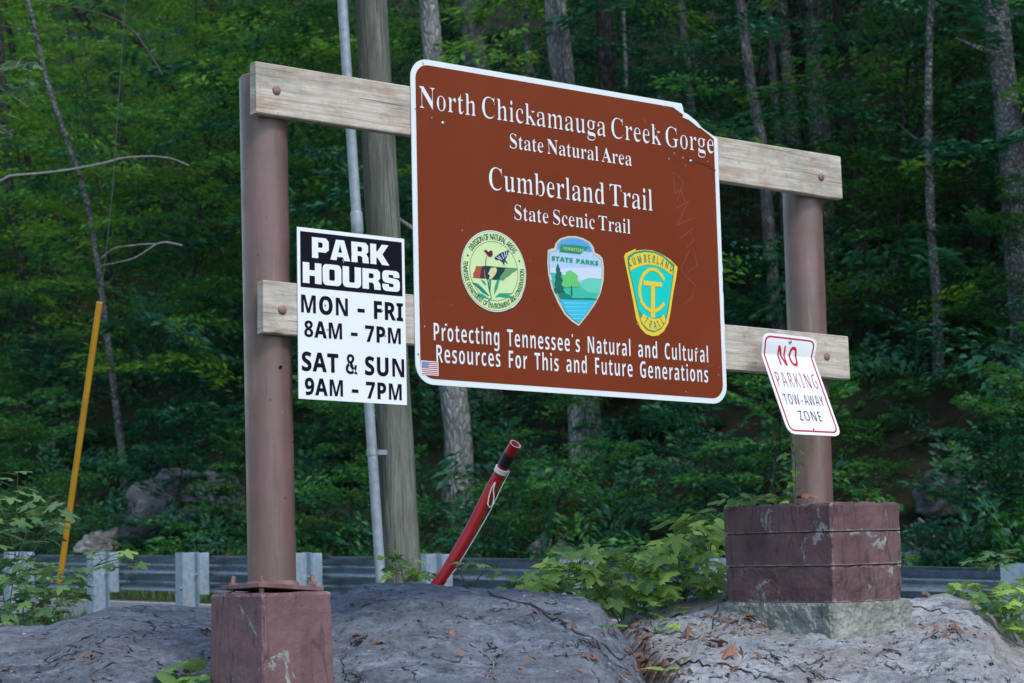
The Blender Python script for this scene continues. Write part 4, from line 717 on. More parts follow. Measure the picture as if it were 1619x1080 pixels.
e1([(340, 370), (375, 350), (415, 375), (405, 405), (370, 400)], 8, -.0067)
e1([(435, 415), (500, 365), (590, 330), (600, 345), (575, 410), (560, 440), (590, 490), (550, 455), (548, 515), (530, 470), (490, 440), (450, 440)], 9, -.0056)
for L in ([(480, 395), (520, 440)], [(515, 370), (540, 430)], [(545, 352), (555, 415)], [(458, 410), (500, 435)], [(572, 345), (566, 400)]): E1.flat([ribbon(P2(L, 7.2, 720, 350), .0028)], -.0062, 10)
for m_ in C1: m_.node_tree.nodes['Principled BSDF'].inputs['Specular IOR Level'].default_value = .12
E1.build('natural_areas_emblem', C1, rm)
# ---- emblem: arrowhead
E2 = MB(); C2 = [mat('arrowhead_rim', (.56, .58, .46), .4), mat('arrow_sky', (.42, .58, .76), .35), mat('arrow_sky_top', (.10, .34, .66), .35), mat('arrow_green', (.02, .28, .14), .4), mat('arrow_hill', (.06, .48, .34), .4), mat('arrow_hill_far', (.14, .58, .44), .4),
                 mat('arrow_water', (.05, .48, .66), .3), mat('arrow_pine', (.018, .13, .10), .4), mat('arrow_crown', (.14, .55, .16), .4), mat('arrow_gold', (.62, .62, .30), .4), mat('arrow_shore', (.02, .20, .14), .4), mat('arrow_edge', (.03, .09, .08), .4), mat('arrow_pale', (.60, .66, .80), .35), mat('arrow_water_pale', (.20, .66, .78), .3)]
def s2(p, k=1.0, c=(370, 520)): return P2([(c[0] + (x-c[0])*k, c[1] + (y-c[1])*k) for x, y in p], 6.745, 855, 360)
AR = [(400, 1050), (330, 1005), (250, 930), (180, 810), (110, 650), (75, 500), (65, 380), (70, 240), (110, 225), (140, 220), (155, 165), (200, 118), (280, 92), (370, 92), (450, 115), (520, 155), (560, 210), (570, 265), (620, 290), (655, 330), (668, 420), (665, 560), (635, 700), (580, 810), (500, 925)]
IN = [(400, 1020), (335, 975), (262, 905), (200, 790), (132, 640), (95, 500), (84, 390), (86, 268), (150, 258), (168, 250), (172, 180), (215, 138), (285, 116), (368, 116), (440, 136), (505, 172), (540, 225), (548, 290), (600, 312), (634, 345), (645, 425), (642, 550), (615, 690), (563, 798), (490, 905)]
E2.slab(s2(AR), -.0030, -.0014, 0); E2.flat([s2(IN, 1.012)], -.0034, 11); E2.flat([s2(IN)], -.0038, 1)
def e2(p, mi, y): E2.flat([s2(p)], y, mi)
e2([(172, 235), (176, 185), (215, 142), (285, 120), (368, 120), (438, 139), (500, 175), (534, 225), (540, 262)], 2, -.0041)
e2([(92, 430), (640, 430), (640, 560), (92, 560)], 12, -.0041)
e2([(205, 182), (350, 185), (520, 210), (450, 250), (415, 288), (190, 262)], 3, -.0045)
e2([(94, 480), (150, 485), (240, 505), (330, 560), (400, 600), (640, 700), (612, 700), (575, 770), (200, 770), (132, 640)], 4, -.0044)
e2([(385, 610), (450, 560), (500, 538), (560, 542), (643, 548), (632, 620), (612, 700), (500, 690)], 5, -.0046)
e2([(188, 755), (320, 762), (400, 772), (592, 764), (563, 798), (490, 905), (400, 1020), (335, 975), (262, 905)], 6, -.0049)
for k in range(5): e2([(235+k*20, 800+k*42), (500-k*12, 806+k*40), (495-k*12, 812+k*40), (240+k*20, 808+k*42)], 13, -.0051)
e2([(175, 700), (240, 695), (300, 720), (330, 750), (430, 755), (520, 750), (600, 765), (570, 775), (320, 770), (200, 764)], 10, -.0052)
e2([(172, 378), (190, 430), (200, 440), (195, 470), (215, 480), (205, 520), (225, 560), (215, 600), (240, 650), (225, 660), (255, 695), (150, 700), (130, 660), (148, 640), (135, 600), (150, 560), (143, 520), (158, 480), (150, 450)], 7, -.0055)
for cx_, cy_, r in ((300, 500, 42), (260, 540, 42), (340, 530, 44), (265, 600, 42), (320, 590, 48), (370, 600, 36), (235, 605, 24)): E2.flat([s2([(cx_ + r*(1+.14*math.sin(k*2.3))*math.cos(k*.42), cy_ + r*(1+.14*math.cos(k*2.7))*math.sin(k*.42)) for k in range(15)])], -.0058 - cx_*1e-6, 8)
e2([(313, 620), (323, 620), (326, 725), (312, 725)], 7, -.0065)
text(E2, 'TENNESSEE', 'b', *[s2([(222, 0)])[0][0], s2([(440, 0)])[0][0]], s2([(220, 234)])[0][1]-.002, .013, -.0056, -.01, .02, 9)
pl_, pr_ = s2([(108, 352)])[0], s2([(606, 405)])[0]
text(E2, 'STATE PARKS', 'b', pl_[0], pr_[0], (pl_[1]+pr_[1])/2, .0175, -.0056, .012, .02, 4); text(E2, 'STATE PARKS', 'b', pl_[0]+.001, pr_[0]-.001, (pl_[1]+pr_[1])/2+.001, .0155, -.0060, -.006, .03, 3)
for m_ in C2: m_.node_tree.nodes['Principled BSDF'].inputs['Specular IOR Level'].default_value = .12
E2.build('state_parks_emblem', C2, rm)
# ---- emblem: trail shield
E3 = MB(); C3 = [mat('shield_yellow', (.80, .56, .05), .4), mat('shield_teal', (.01, .58, .47), .35), mat('shield_ink', (.06, .30, .16), .4)]
def s3(p): return P2(p, 6.745, 975, 380)
OUT3 = [(75, 175), (90, 140), (200, 90), (195, 110), (290, 100), (380, 110), (470, 145), (560, 200), (645, 285), (630, 400), (600, 560), (570, 760), (548, 880), (500, 970), (440, 1015), (380, 1024), (310, 1000), (250, 940), (205, 840), (170, 650), (120, 400), (90, 260)]
E3.slab(s3(OUT3), -.0026, -.0014, 0)
E3.flat([s3([(108, 175), (180, 125), (290, 103), (400, 120), (480, 152), (612, 262), (600, 390), (575, 560), (545, 760), (520, 870), (470, 950), (390, 985), (315, 960), (258, 890), (228, 790), (195, 640), (150, 430), (118, 300)])], -.0030, 2)
E3.flat([s3([(125, 200), (185, 150), (290, 128), (395, 140), (480, 178), (590, 280), (590, 375), (500, 310), (420, 270), (330, 258), (230, 280), (140, 328)])], -.0034, 0)
E3.flat([s3([(140, 332), (230, 286), (330, 264), (420, 276), (500, 316), (588, 382), (575, 500), (545, 690), (520, 800), (505, 850), (468, 800), (400, 840), (300, 820), (268, 790), (235, 760), (200, 620), (165, 450)])], -.0034, 1)
def band(p): E3.flat([s3(p)], -.0038, 0)
arc = [(500, 425), (470, 375), (430, 330), (380, 308), (330, 318), (280, 365), (250, 430), (237, 510), (240, 590), (260, 660), (300, 715), (350, 750), (400, 755), (450, 730), (500, 675)]
E3.flat([ribbon(s3(arc), .0155)], -.0042, 2); E3.flat([ribbon(s3(arc), .0140)], -.0046, 0)
E3.flat([s3([(278, 432), (474, 452), (474, 500), (398, 494), (400, 828), (356, 826), (358, 490), (278, 480)])], -.0050, 0)
E3.flat([s3([(275, 785), (330, 825), (400, 842), (450, 830), (495, 795), (518, 860), (470, 930), (400, 968), (330, 950), (270, 890), (248, 845)])], -.0042, 0)
def arcpt(mb, txt, pts, cap, sx, mi, y):   # letters along a polyline of baseline points
    L, w = layout(txt, 'b', -.004, .05); P = [Vector(p) for p in s3(pts)]; ln = [0]
    for a_, b_ in zip(P, P[1:]): ln.append(ln[-1] + (b_-a_).length)
    for x, G in L:
        ps = [p for l in G for p in l]; mid = (min(p[0] for p in ps) + max(p[0] for p in ps))/2; d = mid/w*ln[-1]
        k = max(i for i in range(len(P)-1) if ln[i] <= d); dr_ = (P[k+1]-P[k]).normalized(); o_ = P[k] + dr_*(d-ln[k]); n_ = Vector((-dr_.y, dr_.x))
        mb.flat([[tuple(o_ + dr_*(p[0]-mid)*cap*sx + n_*p[1]*cap) for p in l] for l in G], y, mi)
arcpt(E3, 'CUMBERLAND', [(128, 285), (200, 256), (290, 236), (370, 238), (450, 262), (520, 300), (590, 345)], .031, .52, 2, -.0050)
arcpt(E3, 'TRAIL', [(268, 868), (320, 920), (380, 950), (440, 940), (515, 880)], .030, .56, 2, -.0050)
for m_ in C3: m_.node_tree.nodes['Principled BSDF'].inputs['Specular IOR Level'].default_value = .12
E3.build('trail_emblem', C3, rm)

# ---- hours board
rh = empty('hours_sign', SIGN @ Matrix.Translation((-.49, 0, .2)), label='white and black park hours sign hung beside the left post', cat='sign')
TH = Matrix.Translation((.49, 0, -.2))
hx, hz = -.4977, .5295
mb = MB(); mb.slab([(hx, hz-.61), (hx+.457, hz-.61), (hx+.457, hz), (hx, hz)], .0, .003); mb.build('panel', M_SW2, rh, TH)
def hb(u, v_): p = sp(u, v_); return (p.x, p.z)
a = hb(475, 453.5); b = hb(634.5, 384.5)
mb = MB(); mb.flat([[(hx+.012, a[1]), (hx+.445, a[1]), (hx+.445, hz-.014), (hx+.012, hz-.014)]], -.0008); mb.build('black_field', M_BLK, rh, TH)
HG = {  # heavy block letters, cap height 1
 'P': (.98, [[(0, 0), (.36, 0), (.36, .30), (.80, .30), (.98, .44), (.98, .84), (.82, 1), (0, 1)], [(.36, .52), (.36, .78), (.56, .78), (.62, .73), (.62, .57), (.56, .52)]]),
 'A': (1.16, [[(0, 0), (.36, 0), (.41, .17), (.75, .17), (.80, 0), (1.16, 0), (.82, 1), (.34, 1)], [(.47, .38), (.58, .79), (.69, .38)]]),
 'R': (1.04, [[(0, 0), (.36, 0), (.36, .33), (.56, .33), (.64, .26), (.66, 0), (1.03, 0), (1.0, .30), (.88, .44), (1.0, .56), (1.0, .86), (.85, 1), (0, 1)], [(.36, .54), (.36, .78), (.58, .78), (.63, .74), (.63, .59), (.58, .54)]]),
 'K': (1.14, [[(0, 0), (.36, 0), (.36, .34), (.42, .34), (.70, 0), (1.14, 0), (.73, .52), (1.10, 1), (.70, 1), (.42, .64), (.36, .64), (.36, 1), (0, 1)]]),
 'H': (1.0, [[(0, 0), (.36, 0), (.36, .37), (.66, .37), (.66, 0), (1.02, 0), (1.02, 1), (.66, 1), (.66, .64), (.36, .64), (.36, 1), (0, 1)]]),
 'O': (1.02, [[(.18, -.01), (.84, -.01), (.97, .05), (1.03, .18), (1.03, .82), (.97, .95), (.84, 1.01), (.18, 1.01), (.06, .95), (0, .82), (0, .18), (.06, .05)], [(.40, .23), (.36, .28), (.36, .72), (.40, .77), (.62, .77), (.67, .72), (.67, .28), (.62, .23)]]),
 'U': (1.02, [[(.18, -.01), (.84, -.01), (.97, .05), (1.03, .18), (1.03, 1), (.67, 1), (.67, .28), (.62, .23), (.40, .23), (.36, .28), (.36, 1), (0, 1), (0, .18), (.06, .05)]]),
 'S': (1.0, [[(.18, -.01), (.82, -.01), (.95, .05), (1.0, .17), (1.0, .44), (.94, .56), (.82, .61), (.38, .66), (.36, .70), (.36, .76), (.40, .80), (.60, .80), (.63, .76), (.63, .68), (.98, .68), (.98, .83), (.92, .96), (.80, 1.01), (.20, 1.01), (.06, .95), (0, .83), (0, .58), (.07, .45), (.20, .40), (.60, .36), (.64, .32), (.64, .25), (.60, .20), (.40, .20), (.36, .25), (.36, .33), (0, .33), (0, .17), (.06, .05)]])}
def heavy(mb, txt, x0, x1, z, cap, y):
    L = []; x = 0
    for ch in txt: w, P = HG[ch]; L.append((x, P)); x += w + .085 - (.10 if ch == 'A' else 0)*0
    x -= .085; k = (x1-x0)/x
    for dx, P in L: mb.flat([[(x0 + (dx+p[0])*k, z + p[1]*cap) for p in l] for l in P], y)
for txt, ul, ur, vb_, cap in (('PARK', 493, 615, 407.5, 32), ('HOURS', 478.5, 631.7, 447, 32)):
    a = hb(ul, vb_); x1 = hb(ur, vb_)[0]; hl = MB(); heavy(hl, txt, a[0], x1, a[1], cap/430, -.0016); hl.build('lettering', M_SW2, rh, TH)
for txt, ul, ur, vb_, cap, of in (('MON - FRI', 476, 637, 493.5, 27, .011), ('8AM - 7PM', 481, 633.5, 532, 24.5, .010), ('SAT & SUN', 477, 639, 585.3, 28, .010), ('9AM - 7PM', 482, 635, 623.5, 25, .010)):
    a = hb(ul, vb_); x1 = hb(ur, vb_)[0]; hl = MB(); text(hl, txt, 'b', a[0], x1, a[1], cap/430, -.0010, of, .03, space=.2); hl.build('lettering', M_BLK, rh, TH)
for u, v_ in ((514, 482.5), (604, 491), (517.5, 521), (609, 531)): p = sp(u, v_); q = Vector((p.x, -.001, p.z)); o = bolt_head('screw', q.x, q.y, q.z, .0042, M_ZINC, rh); o.matrix_local = TH
# a few drips on the black field
mb = MB(); 
for L in ([(541, 410), (543, 416)], [(555, 396), (556, 404)]): mb.flat([ribbon([hb(*p) for p in L], .003)], -.0021)
mb.build('scuff', M_ALU, rh, TH, kind='stuff')

# ---- no parking plate: torn loose, tipped forward and folded at the top
pB, pR_, pT = [Vector(q) for q in (sp(1246, 682), sp(1330, 686), sp(1199, 548))]
def on(u, v_, d):  # point in the sign's frame on the ray at camera depth d
    r = BS.T @ np.array([(u-809.5)/FPX, (540-v_)/FPX, 1.]); return Vector(CS + r*d)
oB = on(1247, 686, 8.93); eR = (on(1331, 690, 9.105) - oB)/.305; eT = (on(1199.5, 548, 9.095) - oB)/.40
eN = eR.cross(eT).normalized()
if eN.y > 0: eN = -eN
cam_s = Vector(CS)
FOLD = .365
def npf(x, z, y):
    "plate coordinates (x 0-.305, z 0-.457, y negative = proud) to the sign frame; above FOLD the plate bends"
    off = eN*(-y)
    if z <= FOLD: return oB + eR*x + eT*z + off
    k = (z - FOLD)
    base = oB + eR*x + eT*FOLD
    up = (eT*.62 + Vector((.0, -.15, .95))*.55 + eR*(.35*(x/.305))).normalized()
    return base + up*k*.88 + eN*(.022*math.sin(min(1, k/.09)*1.57)*(1-x/.305*.4)) + off
rn = empty('no_parking_sign', SIGN, label='small bent white and red no parking sign dangling on the right post', cat='sign')
def dense(loop, st=.012):
    out = []
    for i, a in enumerate(loop):
        b = loop[(i+1) % len(loop)]; n = max(1, int(math.dist(a, b)/st))
        out += [(a[0]+(b[0]-a[0])*k/n, a[1]+(b[1]-a[1])*k/n) for k in range(n)]
    return out
def sheet(mb, x0, z0, x1, z1, r, y, mi, nrow=30):
    "rounded plate made of thin rows so that it can bend"
    zs = sorted(set([z0, z0+r*.15, z0+r*.35, z0+r*.6, z0+r, z1-r, z1-r*.6, z1-r*.35, z1-r*.15, z1] + list(np.linspace(z0+r, z1-r, nrow))))
    def half(z):
        d = (z0+r-z) if z < z0+r else (z-(z1-r)) if z > z1-r else 0
        return r - math.sqrt(max(0, r*r-d*d)) if d > 0 else 0
    for a, b in zip(zs, zs[1:]):
        ha, hb_ = half(a), half(b)
        for i in range(8):
            f = lambda z, h, i: (x0+h + (x1-x0-2*h)*i/8, z)
            p = [f(a, ha, i), f(a, ha, i+1), f(b, hb_, i+1), f(b, hb_, i)]
            mb.add([npf(q[0], q[1], y) for q in p], [(0, 1, 2, 3)], mi)
            mb.add([npf(q[0], q[1], y+.0025) for q in p], [(3, 2, 1, 0)], mi)
mb = MB(); sheet(mb, 0, 0, .305, .457, .038, 0, 0); mb.build('panel', M_SW2, rn)
mb = MB(); oo = dense(rrect(.013, .013, .292, .444, .030), .012); n = len(oo); ii = dense(rrect(.013, .013, .292, .444, .030), .012); c0 = Vector((.1525, .2285))
for i in range(n):
    a, b = Vector(oo[i]), Vector(oo[(i+1) % n]); d = (b-a).normalized(); nn = Vector((-d.y, d.x))*.0075
    mb.add([npf(a.x, a.y, -.0008), npf(b.x, b.y, -.0008), npf((b+nn).x, (b+nn).y, -.0008), npf((a+nn).x, (a+nn).y, -.0008)], [(0, 1, 2, 3)])
mb.build('red_border', M_REDP, rn)
l1 = MB(); text(l1, 'NO', 'b', .090, .200, .318, .088, -.0012, -.006, .10, fn=npf); l1.build('lettering', M_REDP, rn)
l1 = MB(); text(l1, 'PARKING', 'b', .038, .268, .215, .074, -.0012, -.026, .10, fn=npf); l1.build('lettering', M_REDP, rn)
l1 = MB(); text(l1, 'TOW-AWAY', 'b', .042, .268, .136, .050, -.0012, -.018, .06, fn=npf); l1.build('lettering', M_REDF, rn)
l1 = MB(); text(l1, 'ZONE', 'b', .095, .222, .063, .048, -.0012, -.018, .06, fn=npf); l1.build('lettering', M_REDF, rn)
p = npf(.152, .425, -.002); bolt_head('mounting_bolt', p.x, p.y, p.z, .008, M_ZINC, rn)
p = npf(.152, .025, -.001); bolt_head('bolt_hole', p.x, p.y, p.z, .004, M_BLK, rn)

# ================================================================== POLE, CONDUIT, GUY WIRE, MARKER, GUARDRAIL
def path(pts, Y): return [at(u, v_, Y) for u, v_ in pts]
Yp = 14.0
top, bot = at(586, 0, Yp), at(637.5, 915, Yp); d = (top-bot)/(top.z-bot.z); gz = plane_z(bot.x, Yp)
pts = [bot + d*(z-bot.z) for z in np.linspace(gz-.3, 8.6, 60)]
rp = empty('utility_pole', pts[2], label='tall weathered timber utility pole leaning behind the hours sign', cat='utility pole'); Mi = rp.matrix_world.inverted()
mb = MB(); mb.tube([Mi @ p for p in pts], [.118 - .0045*(p.z) for p in pts], 26, jit=.05, seed=3.0); mb.build('pole', M_WOODP, rp)
# long drying checks in the timber
ck = MB(); rnd = random.Random(8)
for k in range(15):
    z0 = rnd.uniform(.2, 4.2); ln = rnd.uniform(.3, 1.2); a = rnd.uniform(-2.9, -.2); L = []
    for i in range(9):
        z = z0 + ln*i/8; p = bot + d*(z-bot.z); r = .118-.0045*z+.0025; aa = a + .05*noise.noise(Vector((z*3, k, 0))); L.append((p + Vector((math.cos(aa)*r, math.sin(aa)*r, 0)), aa))
    for (p, a1), (q, a2) in zip(L, L[1:]):
        t1 = Vector((-math.sin(a1), math.cos(a1), 0))*.0014; ck.add([Mi @ (p-t1), Mi @ (p+t1), Mi @ (q+t1), Mi @ (q-t1)], [(0, 1, 2, 3)])
ck.build('drying_cracks', mat('drying_crack_wood', (.03, .026, .02), .9), rp, kind='stuff')
Yc = 13.82
c0, c1 = at(541, 0, Yc), at(602, 917, Yc); d = (c0-c1)/(c0.z-c1.z); gz = plane_z(c1.x, Yc)
rc = empty('conduit', c1 + d*(gz-c1.z), label='thin grey electrical conduit running up beside the utility pole', cat='conduit'); Mi = rc.matrix_world.inverted()
mb = MB(); mb.tube([Mi @ (c1 + d*(z-c1.z)) for z in np.linspace(gz-.1, 8.2, 20)], .031, 18); mb.build('pipe', M_COND, rc)
for v_, h, r in ((352, .14, .0375),):
    p = at(541 + 61*v_/917, v_, Yc); mb = MB(); mb.tube([Mi @ (p + d*k) for k in (-h/2, -h/2+.01, h/2-.01, h/2)], [r-.004, r, r, r-.004], 18); mb.build('coupling', M_COND, rc)
p = at(541 + 61*715/917, 715, Yc); mb = MB(); mb.tube([Mi @ (p + d*k) for k in (-.018, .018)], .035, 18); mb.box(Mi @ (p + Vector((.060, .04, 0))), (.06, .004, .030)); mb.build('pipe_strap', M_GALV, rc)

# guy wire with its yellow guard
g0, g1 = at(157.5, 478, 15.0), at(97, 900, 15.6)
dirw = (g0-g1).normalized(); rg = empty('guy_wire', g1 - dirw*.7, label='slanting yellow guy wire guard with a thin wire rising from it', cat='guy wire'); Mi = rg.matrix_world.inverted()
mb = MB(); pts = [g1 - dirw*.65 + dirw*k for k in np.linspace(.55, (g0-g1).length+.65, 8)]
Rr = .021; n = 12                                 # half-round plastic guard
mb.tube([Mi @ p for p in pts], Rr, 12, caps=True); mb.build('guard', M_YEL, rg)
mb = MB(); w0 = at(168, 400, 14.95); w1 = at(178, 300, 14.9); w2 = at(212, -200, 14.5); mb.tube([Mi @ p for p in (g1 - dirw*.7, g0 - dirw*.1, g0, w0, w1, w2)], .0035, 6); mb.build('wire', M_WIRE, rg)

# red plastic pipe marker, bent and leaning
Yr = 10.2
L = [(668, 965), (690, 925), (705, 905), (722, 876), (742, 842), (760, 806), (778, 770), (792, 745), (803, 722), (815, 702)]
P = path(L, Yr); P = P[:-3] + [at(*L[-3], Yr-.02), at(*L[-2], Yr-.055), at(*L[-1], Yr-.095)]; rr = empty('marker_pipe', P[0], label='leaning red plastic pipe with black tape and white zip tie near its open top', cat='marker pipe'); Mi = rr.matrix_world.inverted(); P = [Mi @ p for p in P]
mb = MB(); r0 = .0275
mb.tube(P, r0, 20, caps=False); mb.tube([P[-1], P[-2]], r0*.78, 20, mi=1, caps=False)
dd = (P[-1]-P[-2]).normalized(); a = dd.orthogonal().normalized(); b = dd.cross(a)
mb.add([P[-1] + (a*math.cos(t)+b*math.sin(t))*k for k in (r0, r0*.78) for t in np.linspace(0, 2*math.pi, 20, endpoint=False)], [(i, (i+1) % 20, 20+(i+1) % 20, 20+i) for i in range(20)], 1)
mb.add([P[-1] - dd*.10 + (a*math.cos(t)+b*math.sin(t))*r0*.77 for t in np.linspace(0, 2*math.pi, 20, endpoint=False)], [tuple(range(20))], 1)
for f in mb.f[20*9:20*10]: pass
mb.build('pipe', [M_RED, M_REDIN], rr)
ringd = .035
def ringon(nm, ua, va, ub, vb_, rad, m, hgt=None):
    A, B = Mi @ at(ua, va, Yr-ringd), Mi @ at(ub, vb_, Yr-ringd-.02); mb = MB(); mb.tube([A, B], rad, 20); return mb.build(nm, m, rr)
def band_on(nm, a, b, rad, m): mb = MB(); mb.tube([a, b], rad, 20); return mb.build(nm, m, rr)
band_on('black_tape', P[-3].lerp(P[-2], .42), P[-2].lerp(P[-1], .22), r0+.0015, M_BLACKT)
band_on('zip_tie', P[-4].lerp(P[-3], .93), P[-3].lerp(P[-2], .22), r0+.005, M_WHITE)
rr_s = [(790, 752), (783, 762), (777, 772), (773, 785), (771, 797), (774, 803), (779, 798), (781, 786), (780, 774), (783, 762)]
mb = MB(); mb.tube([Mi @ at(u, v_, Yr-.032) for u, v_ in rr_s], .0028, 6); mb.build('zip_tie_tail', M_WHITE, rr)
L2 = [(701, 918), (716, 899), (733, 871), (753, 838), (771, 806), (789, 768), (801, 745)]
mb = MB(); mb.tube([Mi @ at(u+5, v_, Yr-.012) for u, v_ in L2], .0022, 5); mb.build('white_strip', M_WHITE, rr)

# guardrail
GP = [(-330, 874, 25), (-60, 876, 22.6), (100, 877, 21.0), (300, 878, 19.3), (500, 879, 17.8), (700, 881, 16.6), (900, 884, 15.8), (1150, 889, 15.0), (1400, 894, 14.3), (1700, 900, 13.7), (2100, 910, 12.8)]
def gp(u):
    for (a, b, c), (a2, b2, c2) in zip(GP, GP[1:]):
        if u <= a2: k = (u-a)/(a2-a); return at(u, b+(b2-b)*k, c+(c2-c)*k)
    return at(*GP[-1])
us = np.linspace(-330, 2090, 64); top_pts = [gp(u) for u in us]
for _ in range(4): top_pts = [top_pts[0]] + [(top_pts[i-1] + top_pts[i]*2 + top_pts[i+1])/4 for i in range(1, len(top_pts)-1)] + [top_pts[-1]]
rgd = empty('guardrail', Vector((top_pts[30].x, top_pts[30].y, 0)), label='galvanised steel guardrail on short posts along the near edge of the road', cat='guardrail'); Mi = rgd.matrix_world.inverted()
# W profile: (offset from the blocks' face away from us, height below the top)
prof = [(-.004, -.002)] + [(.038*(1 - math.cos(4*math.pi*t_)), -.006 - .300*t_) for t_ in np.linspace(0, 1, 29)] + [(-.004, -.310)]
def side(i):
    t = (top_pts[min(i+1, 63)] - top_pts[max(i-1, 0)]); t.z = 0; t.normalize(); return Vector((-t.y, t.x, 0)), t
mb = MB(); V = []; k = len(prof)
for i, p in enumerate(top_pts):
    nrm, _ = side(i)
    for th in (0, .003):
        for o_, h in prof: V.append(Mi @ (p + nrm*(o_ + .003 + th) + Vector((0, 0, h))))
n2 = 2*k; F = []
for i in range(63):
    for j in range(k-1): F.append((i*n2+j, i*n2+j+1, (i+1)*n2+j+1, (i+1)*n2+j)[::-1]); F.append((i*n2+k+j, i*n2+k+j+1, (i+1)*n2+k+j+1, (i+1)*n2+k+j))
    for j, jj in ((0, k), (k-1, 2*k-1)): F.append((i*n2+j, i*n2+jj, (i+1)*n2+jj, (i+1)*n2+j))
mb.add(V, F, smooth=True); M_RAIL = m_galv('guardrail_steel', (.27, .32, .37), .3, .7); mb.build('rail', M_RAIL, rgd)
M_GPOST = m_galv('guardrail_post_zinc', (.31, .39, .46), .55, .25)
posts = [-270, -120, 15, 148, 290, 468, 672, 895, 1115, 1340, 1583, 1850]
proto = None
for u in posts:
    p = gp(u + 36); i = min(range(64), key=lambda i: (top_pts[i]-p).length); nrm, tn = side(i); base = plane_z(p.x, p.y)
    R = Matrix((tn, nrm, Vector((0, 0, 1)))).transposed().to_4x4()
    M = Matrix.Translation(Mi @ Vector((p.x, p.y, p.z))) @ R
    if proto is None:
        a = MB(); a.box((0, -.262, -.52), (.120, .008, 1.10)); a.box((0, -.112, -.52), (.120, .008, 1.10)); a.box((0, -.187, -.52), (.006, .142, 1.096)); pm = a.mesh('guardrail_post', M_GPOST)
        a = MB(); a.box((0, -.0545, -.155), (.120, .095, .355), bev=.004); bm2 = a.mesh('guardrail_block', M_GPOST)
        a = MB(); a.lathe([(.0001, .0), (.014, .0), (.014, .010), (.0001, .012)], (.035, -.266, -.27), 6, R=Matrix(((1, 0, 0), (0, 0, -1), (0, 1, 0)))); a.lathe([(.0001, .0), (.014, .0), (.014, .010), (.0001, .012)], (.035, -.117, -.16), 6, R=Matrix(((1, 0, 0), (0, 0, -1), (0, 1, 0)))); bt = a.mesh('guardrail_bolt', M_ZINC); proto = 1
    po = link('post', pm, rgd, M); bl = link('block', bm2, po, Matrix.Identity(4)); link('bolt', bt, po, Matrix.Identity(4))

# ================================================================== TREES AND FOLIAGE
RNG = np.random.default_rng(11)
def px_of(X, Y, Z):
    d = BW @ np.array([X, Y, Z - CAMZ]); return 809.5 + FPX*d[0]/d[2], 540 - FPX*d[1]/d[2]
def kites(P, D, N, L, w=.42, fold=.10):
    "leaf blades: base P, direction D, normal N, length L -> verts, tris"
    D = D/np.linalg.norm(D, axis=1)[:, None]; Sd = np.cross(N, D); Sd /= np.maximum(np.linalg.norm(Sd, axis=1), 1e-6)[:, None]; Nn = np.cross(D, Sd)
    L = L[:, None]; m = P + D*L*.45
    V = np.stack([P, m + Sd*L*w*.5 + Nn*L*fold, P + D*L - Nn*L*fold*.6, m - Sd*L*w*.5 + Nn*L*fold], 1)
    n = len(P); b = np.arange(n)[:, None]*4
    return V.reshape(-1, 3), np.concatenate([b + [0, 3, 2], b + [0, 2, 1]], 1).reshape(-1, 3)
def spray(n, ln, rng, leaf=.085, wid=.55, droop=.18):
    "flat leafy branch along +x, length ln"
    t = rng.random(n)**.75; side = rng.choice([-1, 1], n); out = rng.random(n)**.8
    x = t*ln; y = side*out*wid*ln*(1-.55*t)*.6
    z = -droop*ln*(t**2) - .10*np.abs(y) + rng.normal(0, .025*ln, n)
    P = np.stack([x, y, z], 1); D = np.stack([.5+rng.random(n)*.8, side*(.3+out*.8)+rng.normal(0, .3, n), rng.normal(-.15, .25, n)], 1)
    N = np.stack([rng.normal(0, .33, n), rng.normal(0, .33, n), np.ones(n)], 1)
    return P, D, N, leaf*(.65 + rng.random(n)*.7)
def rotz(A, a): c, s_ = math.cos(a), math.sin(a); return A @ np.array([[c, s_, 0], [-s_, c, 0], [0, 0, 1]])
def roty(A, a): c, s_ = math.cos(a), math.sin(a); return A @ np.array([[c, 0, -s_], [0, 1, 0], [s_, 0, c]])
def sapling_mesh(i, H, nb, spl, nl, seed, lf, leafm, r0=.04, low=.12):
    rng = np.random.default_rng(seed); tr = MB(); L = [[] for _ in range(4)]
    ph = rng.random()*6
    ax = lambda z: Vector((.10*H*math.sin(z/H*2.2+ph) - .10*H*math.sin(ph), .10*H*math.cos(z/H*1.7+ph) - .10*H*math.cos(ph), z))
    tr.tube([ax(z) for z in np.linspace(-.3, H, 10)], [r0*(1-.85*k/9) for k in range(10)], 7)
    for k in range(nb):
        f = low + (1-low)*(k+rng.random())/nb; z = f*H; a = k*2.4 + rng.normal(0, .3); ln = spl*(1.05 - .55*f)*(.7+rng.random()*.6); up = math.radians(rng.normal(14, 12))
        P, D, N, S_ = spray(nl, ln, rng, lf); o = np.array(ax(z))
        for j, A in enumerate((P, D, N)):
            A = rotz(roty(A, -up), a); L[j].append(A + o if j == 0 else A)
        L[3].append(S_)
        e = Vector(o) + Vector((math.cos(a)*math.cos(up), math.sin(a)*math.cos(up), math.sin(up)))*ln*.85 - Vector((0, 0, .1*ln)); m_ = (Vector(o)+e)/2 + Vector((0, 0, .05*ln))
        tr.tube([Vector(o), m_, e], [r0*.28, r0*.2, r0*.06], 4, caps=False)
    P, D, N, S_ = (np.concatenate(q) for q in L); V, F = kites(P, D, N, S_)
    return tr.mesh('sapling_trunk', M_BARKD), npmesh('sapling_crown', V, F, leafm)
